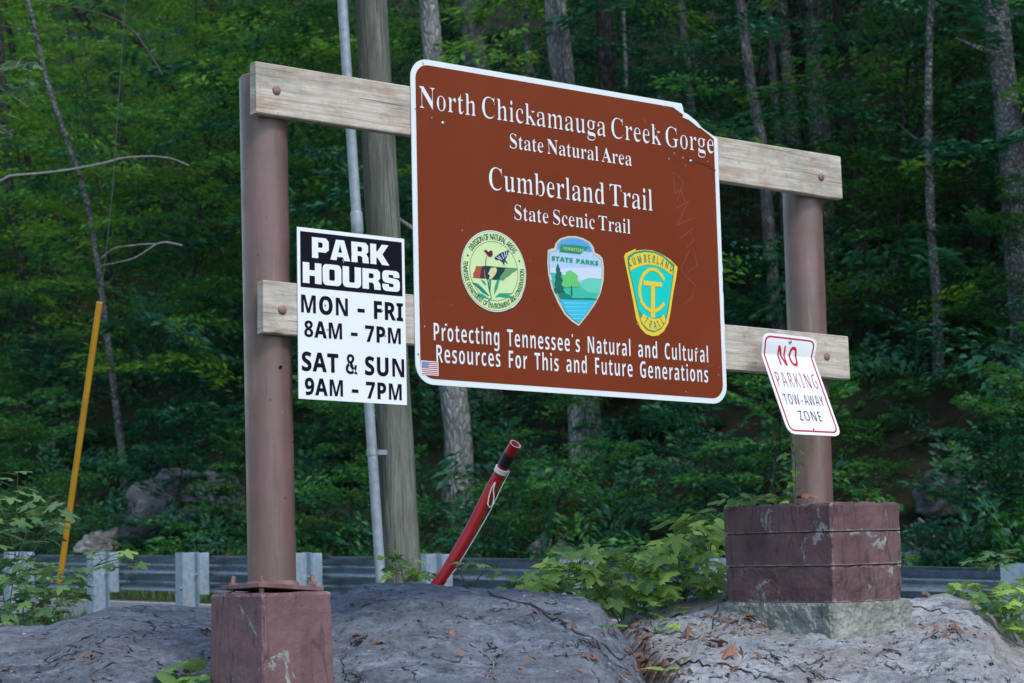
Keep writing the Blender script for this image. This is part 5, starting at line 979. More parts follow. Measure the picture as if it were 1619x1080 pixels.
KIND = [  # shape variants
    (sapling_mesh(0, 6.5, 34, 2.1, 210, 1, .095, M_LEAF1), 'mid green', 'tall'),
    (sapling_mesh(1, 5.0, 26, 1.8, 220, 2, .090, M_LEAF2), 'dark green', 'slender'),
    (sapling_mesh(2, 7.5, 36, 2.3, 190, 3, .100, M_LEAF3), 'light green', 'tall'),
    (sapling_mesh(3, 2.4, 22, 1.25, 150, 4, .085, M_LEAF1, .02, .05), 'mid green', 'low bushy'),
    (sapling_mesh(4, 2.0, 20, 1.1, 150, 5, .10, M_LEAF2, .02, .05), 'dark green', 'low bushy')]
def crown_mesh(seed, leafm):
    rng = np.random.default_rng(seed); L = [[] for _ in range(4)]
    for k in range(130):
        a = rng.random()*6.28; r = 3.6*math.sqrt(rng.random()); z = rng.random()*6.5 - (r/3.6)**2*1.5
        P, D, N, S_ = spray(46, 1.7, rng, .17)
        for j, A in enumerate((P, D, N)):
            A = rotz(roty(A, rng.normal(0, .25)), a); L[j].append(A + np.array([r*math.cos(a)*.8, r*math.sin(a)*.8, z]) if j == 0 else A)
        L[3].append(S_)
    P, D, N, S_ = (np.concatenate(q) for q in L); V, F = kites(P, D, N, S_); return npmesh('tree_crown', V, F, leafm)
CROWN = [crown_mesh(21, M_LEAF1), crown_mesh(22, M_LEAF2)]

# trunks: (label, name, pixel path from top to base, width in px at top / base, material, limbs, hidden base?)
TR = [
 ('pale straight trunk behind the left of the brown sign, its foot clear below', 'forest_tree', [(674, -30), (683, 95), (700, 400), (716, 620), (724, 700), (727, 812)], (29, 46), M_BARKP, .7),
 ('broad rough ivy-speckled trunk just right of the palest trunk behind the sign top', 'forest_tree', [(742, -30), (752, 100), (760, 420), (770, 640)], (36, 44), M_BARKG, .3),
 ('thin black-and-pale trunk between the broad rough trunk and the stout pale one above the sign', 'forest_tree', [(825, -30), (840, 115), (862, 400), (880, 600)], (11, 14), M_BARKB, .3),
 ('stout pale grey trunk above the middle of the sign with its foot visible beneath it', 'forest_tree', [(873, -30), (880, 60), (889, 130), (905, 400), (916, 640), (919, 742)], (31, 36), M_BARKP, .3),
 ('dark purple-grey trunk right of the stout pale one above the sign', 'forest_tree', [(952, -30), (960, 145), (968, 400), (974, 590)], (27, 34), M_BARKD, .8),
 ('second grey trunk foot under the sign hard against the stout pale trunk', 'forest_tree', [(930, 560), (936, 640), (941, 748)], (20, 24), M_BARKG, .6),
 ('dim mid-grey trunk left of the trunk cluster above the right end of the top beam', 'forest_tree', [(1165, -30), (1185, 120), (1206, 235), (1225, 480), (1235, 560)], (15, 22), M_BARKG, .4),
 ('slim outer-left trunk of the cluster above the right end of the top beam', 'forest_tree', [(1214, -30), (1221, 90), (1234, 240), (1250, 430)], (14, 18), M_BARKG, .6),
 ('pale-edged curving trunk in the middle of the cluster above the top beam', 'forest_tree', [(1230, -30), (1240, 50), (1247, 130), (1257, 240), (1268, 430)], (20, 28), M_BARKB, .4),
 ('shaded thick trunk at the back of the cluster above the top beam', 'forest_tree', [(1256, -30), (1260, 90), (1264, 240), (1272, 400)], (24, 28), M_BARKD, .9),
 ('thick grey right-hand trunk of the cluster passing down behind the right post', 'forest_tree', [(1284, -30), (1290, 120), (1299, 240), (1306, 420)], (30, 34), M_BARKG, .4),
 ('dark leaning trunk just right of the beam end, bare over its whole height', 'forest_tree', [(1325, -30), (1337, 160), (1352, 330), (1370, 480)], (20, 30), M_BARKD, .5),
 ('slender pale birch-like trunk standing alone between the dark trunk and the right edge', 'forest_tree', [(1476, -30), (1469, 60), (1468, 160), (1470, 260), (1472, 380), (1480, 480), (1483, 600)], (12, 17), M_BARKB, .2),
 ('dark massive trunk half lost in leaves near the right edge', 'forest_tree', [(1508, -30), (1522, 120), (1535, 260), (1548, 420)], (28, 38), M_BARKD, .7),
 ('big rough-barked mottled trunk at the right edge of the view', 'forest_tree', [(1572, -40), (1582, 80), (1594, 200), (1603, 300), (1614, 430), (1626, 600)], (40, 48), M_BARKB, .3),
 ('slender mottled pale trunk standing behind the yellow guard with its foot above the rail', 'forest_tree', [(36, -30), (72, 117), (100, 205), (122, 265), (141, 335), (157, 430), (165, 500), (181, 620), (190, 700), (203, 780)], (7, 12), M_BARKB, .3),
 ('dark thin trunk at the left edge, left of two', 'forest_tree', [(8, 200), (22, 363), (42, 447), (59, 530), (66, 610)], (12, 18), M_BARKD, .9),
 ('dark thin trunk near the left edge, right of two', 'forest_tree', [(36, 200), (62, 363), (76, 450), (82, 545)], (10, 14), M_BARKD, .9),
 ('crooked dark trunk forking up to the top edge left of the post', 'forest_tree', [(104, -30), (119, 17), (140, 38), (155, 58), (172, 103), (190, 180), (205, 300), (222, 345), (214, 430)], (12, 17), M_BARKD, .5),
 ('leaning dark trunk curving to the upper left above the arching branch', 'forest_tree', [(140, -30), (152, 0), (185, 30), (205, 55), (228, 75), (243, 92), (258, 120), (275, 147), (300, 230), (330, 380)], (9, 17), M_BARKD, .5),
 ('short dark trunk showing through leaves just left of the left post', 'forest_tree', [(345, 120), (350, 240), (356, 310), (362, 420)], (13, 16), M_BARKD, .8),
 ('slim grey trunk with a pale patch above the right part of the sign', 'forest_tree', [(1074, -30), (1086, 90), (1098, 250), (1112, 480)], (12, 15), M_BARKG, .4),
 ('very thin pale stem hugging the dark purple-grey trunk above the sign', 'forest_tree', [(984, -30), (990, 140), (1002, 400), (1010, 560)], (6, 9), M_BARKP, .4),
 ('thin grey trunk beside the conduit seen through the gap left of the pole', 'forest_tree', [(548, 60), (552, 180), (556, 300), (565, 480)], (10, 13), M_BARKG, .6),
]
TRUNKS = []
for i, (lab, nm, pth, (w0, w1), bm, dark) in enumerate(TR):
    bu, bv = pth[-1]; hit = groundhit(bu, bv); Y = hit.y
    pts = [at(u, v_, Y) for u, v_ in pth]; pts[-1] = hit; pts.reverse()
    d = (pts[-1]-pts[-2]).normalized(); d.z = max(d.z, .95); d.normalize()
    while pts[-1].z < hit.z + 17: pts.append(pts[-1] + d*1.2 + Vector((.05*math.sin(i+len(pts)), .05*math.cos(len(pts)), 0)))
    # resample
    L = [0]
    for a, b in zip(pts, pts[1:]): L.append(L[-1] + (b-a).length)
    tot = L[-1]; N = 46; R0 = []; PP = []
    span = sum((at(*pth[k], Y)-at(*pth[k+1], Y)).length for k in range(len(pth)-1))
    for k in range(N):
        s_ = tot*k/(N-1); j = max(q for q in range(len(L)-1) if L[q] <= s_ + 1e-6); f = (s_-L[j])/max(L[j+1]-L[j], 1e-6); p = pts[j].lerp(pts[j+1], min(f, 1))
        p = p + Vector((.03*noise.noise(Vector((s_*.5, i, 0))), .03*noise.noise(Vector((s_*.5, i, 5))), 0))
        w = w1 + (w0-w1)*min(s_/span, 1.0); w *= 1 - max(0, (s_-span)/(tot-span+1e-6))*.55; w *= 1 + .35*math.exp(-s_/.45)
        PP.append(p); R0.append(w/2*Y/FPX)
    rt = empty(nm, hit, label=lab, cat='tree', group='forest trees on the hillside'); mb = MB()
    mb.v = []; PPl = [p - hit for p in PP]; PPl[0].z -= .5; mb.tube(PPl, R0, 14, jit=.16, seed=i*3.1)
    rnd = random.Random(100+i)
    for k in range(6):       # limbs high up, and a few dead stubs
        j = rnd.randint(20, 40); a = rnd.uniform(0, 6.28); ln = rnd.uniform(1.2, 2.6); o = PPl[j]
        if k < 2: j = rnd.randint(8, 20); o = PPl[j]; ln = rnd.uniform(.3, .9)
        e = o + Vector((math.cos(a)*ln, math.sin(a)*ln, ln*rnd.uniform(.2, .8)))
        mb.tube([o, o.lerp(e, .5) + Vector((0, 0, -.05*ln)), e], [R0[j]*.35, R0[j]*.22, R0[j]*.07], 6, caps=False)
    mb.build('trunk', bm, rt)
    if i not in (5,):
        c = link('crown', CROWN[i % 2], rt, Matrix.Translation(PPl[-1] - Vector((0, 0, 6.0))) @ Matrix.Rotation(rnd.uniform(0, 6), 4, 'Z') @ Matrix.Scale(rnd.uniform(.45, .7), 4))
    TRUNKS.append(([(u, v_) for u, v_ in pth], Y, (w0+w1)/2 - (14 if pth[-1][0] < 400 else 0)))
def shadows_trunk(u, v_, Y, marg=16):
    for pth, Yt, w in TRUNKS:
        if Y > Yt + .4 or v_ > pth[-1][1] - 8 or (pth[-1][0] == 203 and v_ < 300): continue
        for (a, b), (c, d) in zip(pth, pth[1:]):
            if b <= v_ <= d:
                if abs(a + (c-a)*(v_-b)/(d-b) - u) < w/2 + marg: return True
    return False

# saplings and bushes, zone by zone
ZN = [(-160, 20, 'beyond the left edge of the frame'), (20, 150, 'left of the yellow guard'), (150, 290, 'just right of the yellow guard'), (290, 395, 'close left of the left post'),
      (455, 560, 'between the left post and the conduit'), (660, 905, 'behind the sign\'s left half'), (905, 1150, 'behind the sign\'s right half'), (1150, 1240, 'between the brown sign and the right post'),
      (1305, 1450, 'between right post and birch-like trunk'), (1490, 1600, 'between birch-like trunk and right edge'), (1620, 1760, 'beyond the right edge of the frame')]
ORD = ['nearest the road', 'second from the road', 'third from the road', 'fourth from the road', 'fifth from the road', 'highest up the slope']
rnd = random.Random(77)
for z0, z1, where in ZN:
    n = 6 if z0 in (150, 290) else 5 if z1-z0 > 90 else 4
    lst = []
    for k in range(n):
        for _ in range(60):
            u = rnd.uniform(z0+5, z1-5); q = 7.6 + (k+rnd.random())**1.35*2.3
            # ground point along that column at hill distance q
            Y = 20.0
            while Q((u-809.5)/FPX*Y, Y) < q: Y += .2
            X = (u-809.5)/FPX*Y; Zg = hill_z(X, Y); pu, pv = px_of(X, Y, Zg+1.2)
            kd = (3 if rnd.random() < .5 else 4) if k < 2 else (rnd.choice((0, 2, 2)) if u < 600 else rnd.choice((0, 1, 1)))
            if z0 == 1305 and q < 13: continue
            if not shadows_trunk(pu, pv, Y, 34 if k > 1 else 10): break
        lst.append((Y, X, Zg, kd, u))
    lst.sort()
    for k, (Y, X, Zg, kd, u) in enumerate(lst):
        (tm, cm), tone, shp = KIND[kd]; sc_ = rnd.uniform(.8, 1.2)
        wh = where; r = empty('bush' if kd > 2 else 'sapling', Matrix.Translation((X, Y, Zg)) @ Matrix.Rotation(rnd.uniform(0, 6.28), 4, 'Z') @ Matrix.Diagonal((sc_, sc_, sc_, 1)),
                  label=f"{tone} {'bush' if kd > 2 else 'sapling'} {where}, {ORD[k] if k < len(lst)-1 else ORD[-1]}", cat='bush' if kd > 2 else 'sapling', group='understory bushes' if kd > 2 else 'understory saplings')
        link('trunk' if kd < 3 else 'stem', tm, r); link('crown' if kd < 3 else 'foliage', cm, r)

# the wood behind, and the low growth on the slope, as masses of leaves
def mass(name, n, nl, qlo, qhi, hfun, spl, leaf, leafm, seed, umin=-620, umax=2050, vmin=-500, vmax=960, dens=None, marg=14, tilt=.25, pitch0=-.1):
    rng = np.random.default_rng(seed); L = [[] for _ in range(4)]; T = [spray(nl, spl, rng, leaf) for _ in range(10)]; c = 0; tries = 0
    while c < n and tries < n*12:
        tries += 1
        u = rng.uniform(umin, umax); q = qlo + (qhi-qlo)*rng.random()**1.25
        a = (u-809.5)/FPX; Y = (q + 12.2)/(ND.x*a + ND.y); X = a*Y; g = hill_z(X, Y); z = g + hfun(rng, q)
        pu, pv = px_of(X, Y, z)
        if not (vmin < pv < vmax): continue
        if dens and rng.random() > dens(pu, pv, X, Y, z-g): continue
        if shadows_trunk(pu, pv, Y, marg) and rng.random() < .86: continue
        P, D, N, S_ = T[int(rng.integers(10))]; az = rng.random()*6.28; ti = rng.normal(pitch0, tilt); s_ = rng.uniform(.7, 1.3)
        for j, A in enumerate((P*s_, D, N)):
            A = rotz(roty(A, ti), az); L[j].append(A + np.array([X, Y, z]) if j == 0 else A)
        L[3].append(S_*(.8+.4*s_)); c += 1
    P, D, N, S_ = (np.concatenate(q) for q in L); V, F = kites(P, D, N, S_)
    return link(name, npmesh(name, V, F, leafm), kind='stuff')
def gapn(pu, pv, X, Y, h):      # clumpy: leave dark holes
    if 1320 < pu < 1510 and 600 < pv < 900: return .04
    g = noise.noise(Vector((X*.55, Y*.35, h*.8))) + .5*noise.noise(Vector((X*1.3, Y*.9, h*1.9 + 7)))
    return 1.0 if g > .0 else .12
def gleft(pu, pv, X, Y, h): return gapn(pu, pv, X, Y, h)*(1.0 if pu < 700 else .35 if pu < 1100 else .15)
def gright(pu, pv, X, Y, h): return gapn(pu, pv, X, Y, h)*(1.0 if pu > 1000 else .7 if pu > 500 else .45)
def glow(pu, pv, X, Y, h):      # bare earth bank on the right
    if 1300 < pu < 1500 and 640 < pv < 900 and noise.noise(Vector((X*1.2, Y*1.2, 3))) > -.25: return .05
    return 1.0 if noise.noise(Vector((X*.8, Y*.8, 2))) > -.1 else .35
mass('forest_foliage', 2100, 90, 11, 62, lambda r, q: .8 + r.random()*min(9, 3+q*.25), 1.35, .10, M_LEAF1, 31, dens=gleft)
mass('forest_foliage', 2200, 90, 10.5, 62, lambda r, q: .8 + r.random()*min(9, 3+q*.25), 1.35, .10, M_LEAF2, 32, dens=gright)
mass('forest_foliage', 900, 80, 15, 66, lambda r, q: 2.5 + r.random()*8, 1.4, .10, M_LEAF3, 33, dens=gleft)
def gtop(pu, pv, X, Y, h):
    return (1.0 if noise.noise(Vector((X*.35, Y*.3, h*.5 + 3))) > .0 else .08)*(1.0 if pu < 480 else .5 if pu < 1000 else .12)*(1.0 if pv < 560 else .3)
mass('forest_foliage', 700, 90, 9.5, 30, lambda r, q: 1.5 + r.random()*min(10, 2+q*.4), 1.5, .115, M_LEAF3, 36, dens=gtop)
mass('forest_foliage', 260, 70, 9, 30, lambda r, q: 1.0 + r.random()*min(8, 2+q*.4), 1.5, .17, M_LEAF2, 37, dens=gright)
mass('undergrowth', 2400, 60, 7.5, 24, lambda r, q: r.random()**2*.55, .75, .085, M_LEAF2, 34, dens=glow, marg=2, tilt=.5, pitch0=-.45)
mass('undergrowth', 1300, 60, 7.5, 24, lambda r, q: r.random()**2*.7, .7, .08, M_LEAF1, 35, dens=glow, marg=2, tilt=.5, pitch0=-.45)

# grass on the verges
def grass(name, n, s0, s1, q0, q1, hgt, m, seed, f=plane_z):
    rng = np.random.default_rng(seed); s_ = rng.uniform(s0, s1, n); q = rng.uniform(q0, q1, n)
    P = np.array([sq(a, b, 0, f) for a, b in zip(s_, q)]); D = np.stack([rng.normal(0, .35, n), rng.normal(0, .35, n), np.ones(n)], 1); N = np.stack([rng.normal(0, 1, n), rng.normal(0, 1, n), .1*np.ones(n)], 1)
    V, F = kites(P, D, N, hgt*(.5+rng.random(n)), .10, .02); return link(name, npmesh(name, V, F, m), kind='stuff')
M_GRASS = m_leaf('verge_grass', (.03, .07, .018), (.08, .15, .035), .2)
grass('grass', 40000, -46, -4, 4.45, 8.6, .22, M_GRASS, 41, hill_z)
grass('grass', 14000, -22, 0, -2.2, .35, .16, M_GRASS, 42)

# ------------------------------------------------------------------ dead branches, fallen logs, boulders on the slope
def polytube(name, pts, r0, r1, m, label, cat, group=None, n=7, jit=.1):
    mb = MB(); o = pts[0].copy(); N = len(pts); mb.tube([p-o for p in pts], [r0 + (r1-r0)*i/(N-1) for i in range(N)], n, jit=jit, seed=r0*900)
    return mb.build(name, m, None, o, label=label, cat=cat, group=group)
def smooth(pts, k=4):
    out = []
    for i in range(len(pts)-1):
        p0, p1, p2, p3 = pts[max(i-1, 0)], pts[i], pts[i+1], pts[min(i+2, len(pts)-1)]
        for j in range(k):
            t = j/k; out.append(.5*((2*p1) + (p2-p0)*t + (2*p0-5*p1+4*p2-p3)*t*t + (3*p1-p0-3*p2+p3)*t**3))
    return out + [pts[-1]]
polytube('dead_branch', smooth([at(*p, 25) for p in ((-60, 305), (0, 286), (17, 278), (64, 274), (117, 267), (167, 257), (194, 250), (236, 247), (272, 251), (299, 262))]), .016, .006, M_TWIGP, 'long pale bare branch arching in from the left edge below the leaning trunk', 'branch')
polytube('dead_branch', smooth([at(*p, 29) for p in ((288, 388), (262, 383), (246, 386), (230, 386), (200, 389), (180, 393), (160, 408))]), .012, .004, M_TWIGP, 'upper fork of the small bare twig left of the left post', 'branch')
polytube('dead_branch', smooth([at(*p, 29) for p in ((248, 385), (232, 396), (212, 408), (190, 414), (160, 420))]), .009, .004, M_TWIGP, 'lower fork of the small bare twig left of the left post', 'branch')
polytube('dead_branch', smooth([at(*p, 30) for p in ((256, 118), (232, 78), (205, 45), (160, 22), (95, 8), (60, 2))]), .018, .008, M_TWIG, 'thin dark limb running to the top left corner above the leaning trunk', 'branch')
for a, b, r, lab in (((1420, 281), (1522, 219), .040, 'long pale fallen log slanting behind the birch-like trunk'), ((1320, 372), (1345, 350), .045, 'short pale log end left of the dark leaning trunk'), ((1324, 384), (1343, 371), .030, 'thin short log just under the other near the beam end'), ((1364, 352), (1390, 333), .038, 'short pale log end right of the dark leaning trunk'), ((1355, 571), (1400, 540), .035, 'mossy fallen log beyond the no parking sign')):
    ga = groundhit(*a); gb = at(*b, ga.y + .4); ga = at(*a, ga.y - .5); polytube('fallen_log', [ga, ga.lerp(gb, .35)+Vector((0, 0, .01)), ga.lerp(gb, .7), gb], r, r*.85, M_TWIGP, lab, 'log', 'fallen logs on the hillside', 9)
for k, (L_, r_) in enumerate((([(1440, 830), (1462, 842), (1478, 850), (1500, 852)], .022), ([(1436, 855), (1450, 868), (1470, 872), (1492, 868)], .018), ([(1452, 820), (1470, 836), (1480, 858), (1484, 880)], .020))):
    g0 = groundhit(*L_[1]).y; polytube('tree_root', smooth([at(u, v_, g0 - .25) for u, v_ in L_]), r_, .008, M_TWIGP, ('upper exposed root on the bare earth bank right of the maroon block', 'lower exposed root on the bare earth bank right of the maroon block', 'steep exposed root crossing the two level ones on the earth bank')[k], 'root', 'exposed roots on the earth bank')
import bmesh
def boulder(u, v_, wpx, hpx, m, lab, seed, sink=.3, dq=0.0, shear=0.0, Yf=None):
    h = groundhit(u, v_ + hpx*.35) if Yf is None else at(u, v_, Yf); Y = h.y + dq; c = at(u, v_, Y); W_ = wpx*Y/FPX/2; H_ = hpx*Y/FPX/2
    bm = bmesh.new(); bmesh.ops.create_icosphere(bm, subdivisions=5, radius=1)
    for vt in bm.verts:
        p = vt.co; n = 1 + .32*fbm(p.x*1.1+seed, p.y*1.1, p.z*1.1, 4) ; 
        cell = noise.voronoi(p*1.6 + Vector((seed, 0, 0)))[0][0]; n += .22*cell
        q = p*n; q.z = q.z if q.z > -.5 else -.5 + (q.z+.5)*.4; q += Vector((0, 0, .05*math.sin(q.z*14 + 2*q.x)))
        vt.co = Vector((q.x*W_ + shear*q.z*W_, q.y*W_*.8, q.z*H_))
    me = bpy.data.meshes.new('boulder'); bm.to_mesh(me); bm.free(); me.materials.append(m); me.polygons.foreach_set('use_smooth', [True]*len(me.polygons))
    return link('boulder', me, None, c, label=lab, cat='boulder', group='boulders at the foot of the slope')
boulder(262, 815, 118, 130, M_ROCKB, 'large slanting grey boulder on the slope just above the rail, left of the left post', 3.0, shear=.35)
boulder(338, 800, 90, 90, M_ROCKB, 'mossy grey boulder partly hidden by leaves against the left post', 8.0)
boulder(165, 862, 70, 42, M_ROCKW, 'small pale boulder on the verge directly above the second rail post', 5.0)
boulder(870, 872, 58, 34, M_ROCKW, 'small pale stone just above the rail right of the red pipe', 12.0)
boulder(1505, 785, 95, 100, M_ROCKB, 'dim grey boulder in the earth bank near the right edge', 15.0)
boulder(1456, 890, 70, 44, M_ROCKW, 'rounded pale stone just above the rail right of the maroon block', 18.0)

# ------------------------------------------------------------------ NEAR PLANTS (leaf by leaf)
def leaf_mesh(seed, lobes, m, curl=.15, elong=1.0, tooth=.05):
    rnd = random.Random(seed); n = 26; V = [(0.02, 0, 0)]; c = (.42*elong, 0)
    ring = []
    for i in range(n+1):
        t = -math.pi + 2*math.pi*i/n
        r = .40 + .20*math.cos(lobes*t)*(.6+.4*abs(math.cos(t/2))) + .10*math.cos(t) + tooth*(1 if i % 2 else -1)*.6
        if abs(abs(t)-math.pi) < .2: r *= .55
        ring.append((c[0] + r*math.cos(t)*elong, r*math.sin(t)*1.02))
    for k in (.5, 1.0):
        for x, y in ring:
            X = c[0] + (x-c[0])*k; Y = y*k; z = -curl*abs(Y)**1.3*1.1 + curl*.35 - curl*X*X*.9 + .035*math.sin(7*X+3*Y+seed)*k
            z += .10*curl*math.cos(lobes*math.atan2(Y, X-c[0]))
            V.append((X, Y, z))
    V[0] = (c[0], 0, curl*.32); m1 = n+1
    F = [(0, 1+i, 2+i) for i in range(n)] + [(1+i, 1+m1+i, 2+m1+i, 2+i) for i in range(n)]
    mb = MB(); mb.add(V, F, smooth=True); me = mb.mesh('leaf', m); return me
def obj_random_leaf(name, a, b, trans, rough=.42):
    m = m_leaf(name, a, b, trans, rough); nt = m.node_tree
    rp = [x for x in nt.nodes if x.type == 'VALTORGB']; ob = [x for x in nt.nodes if x.type == 'OBJECT_INFO'][0]
    for r_ in rp:
        if r_.inputs[0].links and r_.inputs[0].links[0].from_node.type == 'NEW_GEOMETRY': nt.links.new(ob.outputs['Random'], r_.inputs[0])
        elif r_.inputs[0].links:
            r_.color_ramp.elements[0].color = (.9,)*3 + (1,); r_.color_ramp.elements[1].color = (1.05,)*3 + (1,)
    return m
M_VL = obj_random_leaf('weed_leaf', (.095, .21, .055), (.33, .50, .10), .36); M_VL2 = obj_random_leaf('shrub_leaf', (.07, .165, .06), (.16, .28, .09), .3)
LF_V = [leaf_mesh(i, 3 + 2*(i % 2), M_VL, .2 + .08*i, .95, .09) for i in range(4)]; LF_S = [leaf_mesh(10+i, 5, M_VL2, .14+.05*i, .9, .07) for i in range(3)]
LF_D = [leaf_mesh(20+i, 5, [M_DEAD, M_DEAD, M_DEADO][i % 3], .55+.15*i, 1.0, .08) for i in range(5)]; LF_DO = leaf_mesh(31, 3, M_DEADO, .6, 1.1)
LF_N = [leaf_mesh(40+i, 1, M_VL, .2, 1.5, .02) for i in range(2)]
def leafat(parent, Mi, me, p, size, az, tilt, roll, lab=None):
    M = Matrix.Translation(p) @ Matrix.Rotation(az, 4, 'Z') @ Matrix.Rotation(-tilt, 4, 'Y') @ Matrix.Rotation(roll, 4, 'X') @ Matrix.Diagonal((size, size, size, 1))
    o = link('leaf', me, parent, Mi @ M); return o
def inpoly(x, y, P):
    c = False; j = len(P)-1
    for i in range(len(P)):
        if (P[i][1] > y) != (P[j][1] > y) and x < (P[j][0]-P[i][0])*(y-P[i][1])/(P[j][1]-P[i][1]) + P[i][0]: c = not c
        j = i
    return c
def weed(label, poly, Yr, n, size, stems, meshes, seed, name='weed', cat='plant', group=None, tilt=(-.1, .5), stem_r=.0035, minsep=0.0, stemm=None):
    rnd = random.Random(seed); sm = [smooth([at(u, v_, y_) for u, v_, y_ in s_], 5) for s_ in stems]; o = sm[0][0].copy()
    rt = empty(name, o, label=label, cat=cat, group=group); Mi = Matrix.Translation(-o); mb = MB()
    for s_ in sm: mb.tube([p-o for p in s_], [stem_r*(1-.6*i/len(s_)) for i in range(len(s_))], 6)
    xs = [p[0] for p in poly]; ys = [p[1] for p in poly]; k = 0; allp = [p for s_ in sm for p in s_]; got = []; tries = 0
    while k < n and tries < n*60:
        tries += 1; u, v_ = rnd.uniform(min(xs), max(xs)), rnd.uniform(min(ys), max(ys))
        if not inpoly(u, v_, poly) or any(abs(u-a)+abs(v_-b)*1.6 < minsep for a, b in got): continue
        got.append((u, v_)); Y = rnd.uniform(*Yr); p = at(u, v_, Y); sz = rnd.uniform(*size)*Y/FPX
        q = min(allp, key=lambda s_: (s_-p).length + .4*max(0, s_.z-p.z)); az = math.atan2(p.y-q.y, p.x-q.x) + rnd.uniform(-.9, .9)
        leafat(rt, Mi, rnd.choice(meshes), p, sz, az, rnd.uniform(-.45, .2), rnd.gauss(0, .25)); k += 1
        if (q-p).length < .5: mb.tube([q-o, (q+p)/2-o + Vector((0, 0, .01)), p-o], [.0016, .0014, .0011], 4, caps=False)
        # turn faces a little to the lens side where the light is
        
    mb.build('stem', stemm or M_STEM, rt); return rt
weed('dense broad-leaved weed patch filling the gap between the two rocks, left of the maroon block', [(868, 905), (880, 868), (900, 850), (935, 862), (985, 868), (1030, 866), (1040, 905), (1045, 955), (985, 972), (950, 968), (930, 948), (885, 936)], (9.75, 10.5), 150, (22, 44),
     [[(985, 985, 10), (960, 930, 10.1), (905, 860, 10.2)], [(985, 985, 10), (995, 910, 10), (1010, 868, 10)], [(990, 985, 10.1), (1030, 930, 10.2), (1040, 868, 10.3)], [(980, 985, 10), (935, 925, 9.9), (880, 915, 9.9)]], LF_V, 3, minsep=5)
weed('leafy weeds crowding against the left side of the maroon block', [(1030, 868), (1060, 846), (1110, 836), (1139, 838), (1140, 935), (1080, 945), (1045, 952)], (9.75, 10.4), 100, (24, 46),
     [[(1085, 960, 10), (1075, 900, 10.1), (1065, 850, 10.1)], [(1100, 955, 10.1), (1120, 880, 10.1), (1128, 845, 10.1)]], LF_V, 5, minsep=6)
weed('upright sprig with yellowish leaves beside the top left corner of the maroon block', [(1098, 800), (1140, 806), (1140, 836), (1095, 838), (1060, 826)], (9.9, 10.2), 16, (20, 34), [[(1122, 880, 10.1), (1126, 840, 10.1), (1132, 805, 10.1)], [(1124, 860, 10.1), (1100, 832, 10), (1066, 824, 10)]], LF_N + LF_V[:1], 6, minsep=9)
weed('low creeper trailing left over the dark rock towards the red pipe', [(793, 930), (830, 905), (872, 890), (880, 935), (835, 936)], (9.55, 9.9), 22, (26, 42), [[(905, 940, 9.8), (860, 920, 9.8), (800, 930, 9.7)]], LF_V, 7, minsep=12)
weed('little green vine at the foot of the utility pole behind the rock crest', [(606, 866), (630, 860), (660, 885), (690, 912), (655, 925), (600, 918)], (9.9, 10.2), 22, (16, 30), [[(640, 930, 10), (633, 895, 10), (612, 868, 10)], [(640, 930, 10), (665, 905, 10), (688, 908, 10)]], LF_V, 8, minsep=10)
weed('thin creeper sprig crossing the foot of the red pipe', [(702, 884), (735, 888), (790, 895), (785, 912), (725, 900)], (9.8, 10.0), 10, (16, 28), [[(740, 928, 9.9), (722, 898, 9.9), (705, 885, 9.9)], [(745, 930, 9.9), (765, 905, 9.9), (785, 900, 9.9)]], LF_V, 9, minsep=12)
weed('tall lobed-leaf shrub at the left edge in front of the guardrail', [(0, 742), (45, 745), (70, 775), (108, 796), (95, 835), (60, 870), (62, 900), (0, 935), (-90, 940), (-90, 745)], (10.6, 11.3), 105, (24, 42),
     [[(8, 1010, 11), (22, 900, 11), (28, 752, 11)], [(40, 1010, 11), (30, 900, 11), (2, 800, 11)], [(28, 880, 11), (60, 810, 11), (106, 797, 10.9)], [(28, 930, 11), (60, 860, 11), (88, 832, 11)], [(-50, 1010, 11), (-40, 900, 11), (-50, 790, 11)]], LF_S, 11, name='shrub', cat='shrub', minsep=8)
weed('low spreading weeds in front of the first rail posts at the left', [(-60, 900), (60, 885), (110, 895), (150, 905), (132, 940), (115, 962), (60, 985), (-60, 985)], (10.3, 11.2), 130, (20, 38),
     [[(60, 1000, 10.8), (70, 950, 10.8), (62, 890, 10.8)], [(60, 1000, 10.8), (105, 940, 10.8), (145, 910, 10.8)], [(10, 1000, 10.8), (5, 940, 10.8), (-10, 905, 10.8)]], LF_S, 12, minsep=7)
weed('thin sprig of lobed leaves hanging across the second rail post', [(140, 868), (190, 862), (226, 885), (215, 908), (160, 900), (135, 912)], (10.6, 10.9), 15, (20, 36), [[(110, 960, 10.8), (150, 895, 10.8), (205, 868, 10.8)], [(150, 895, 10.8), (185, 885, 10.8), (222, 888, 10.8)]], LF_S, 13, minsep=15)
weed('small bright seedling in front of the left base at the bottom edge', [(236, 1062), (262, 1050), (290, 1040), (328, 1040), (334, 1068), (300, 1084), (236, 1080)], (7.9, 8.1), 17, (26, 44), [[(300, 1110, 8), (300, 1070, 8), (318, 1046, 8)], [(300, 1100, 8), (270, 1070, 8), (244, 1070, 8)]], LF_N + LF_V[:2], 14, minsep=15)
weed('green creeper spilling over the rock at the right edge', [(1500, 922), (1530, 918), (1575, 925), (1612, 910), (1640, 930), (1640, 1010), (1600, 1000), (1570, 975), (1540, 950)], (9.7, 10.2), 64, (22, 42), [[(1610, 1020, 10), (1580, 960, 10), (1545, 930, 9.9), (1508, 925, 9.9)], [(1620, 1020, 10), (1612, 960, 10), (1625, 915, 10)]], LF_V, 15, minsep=9)
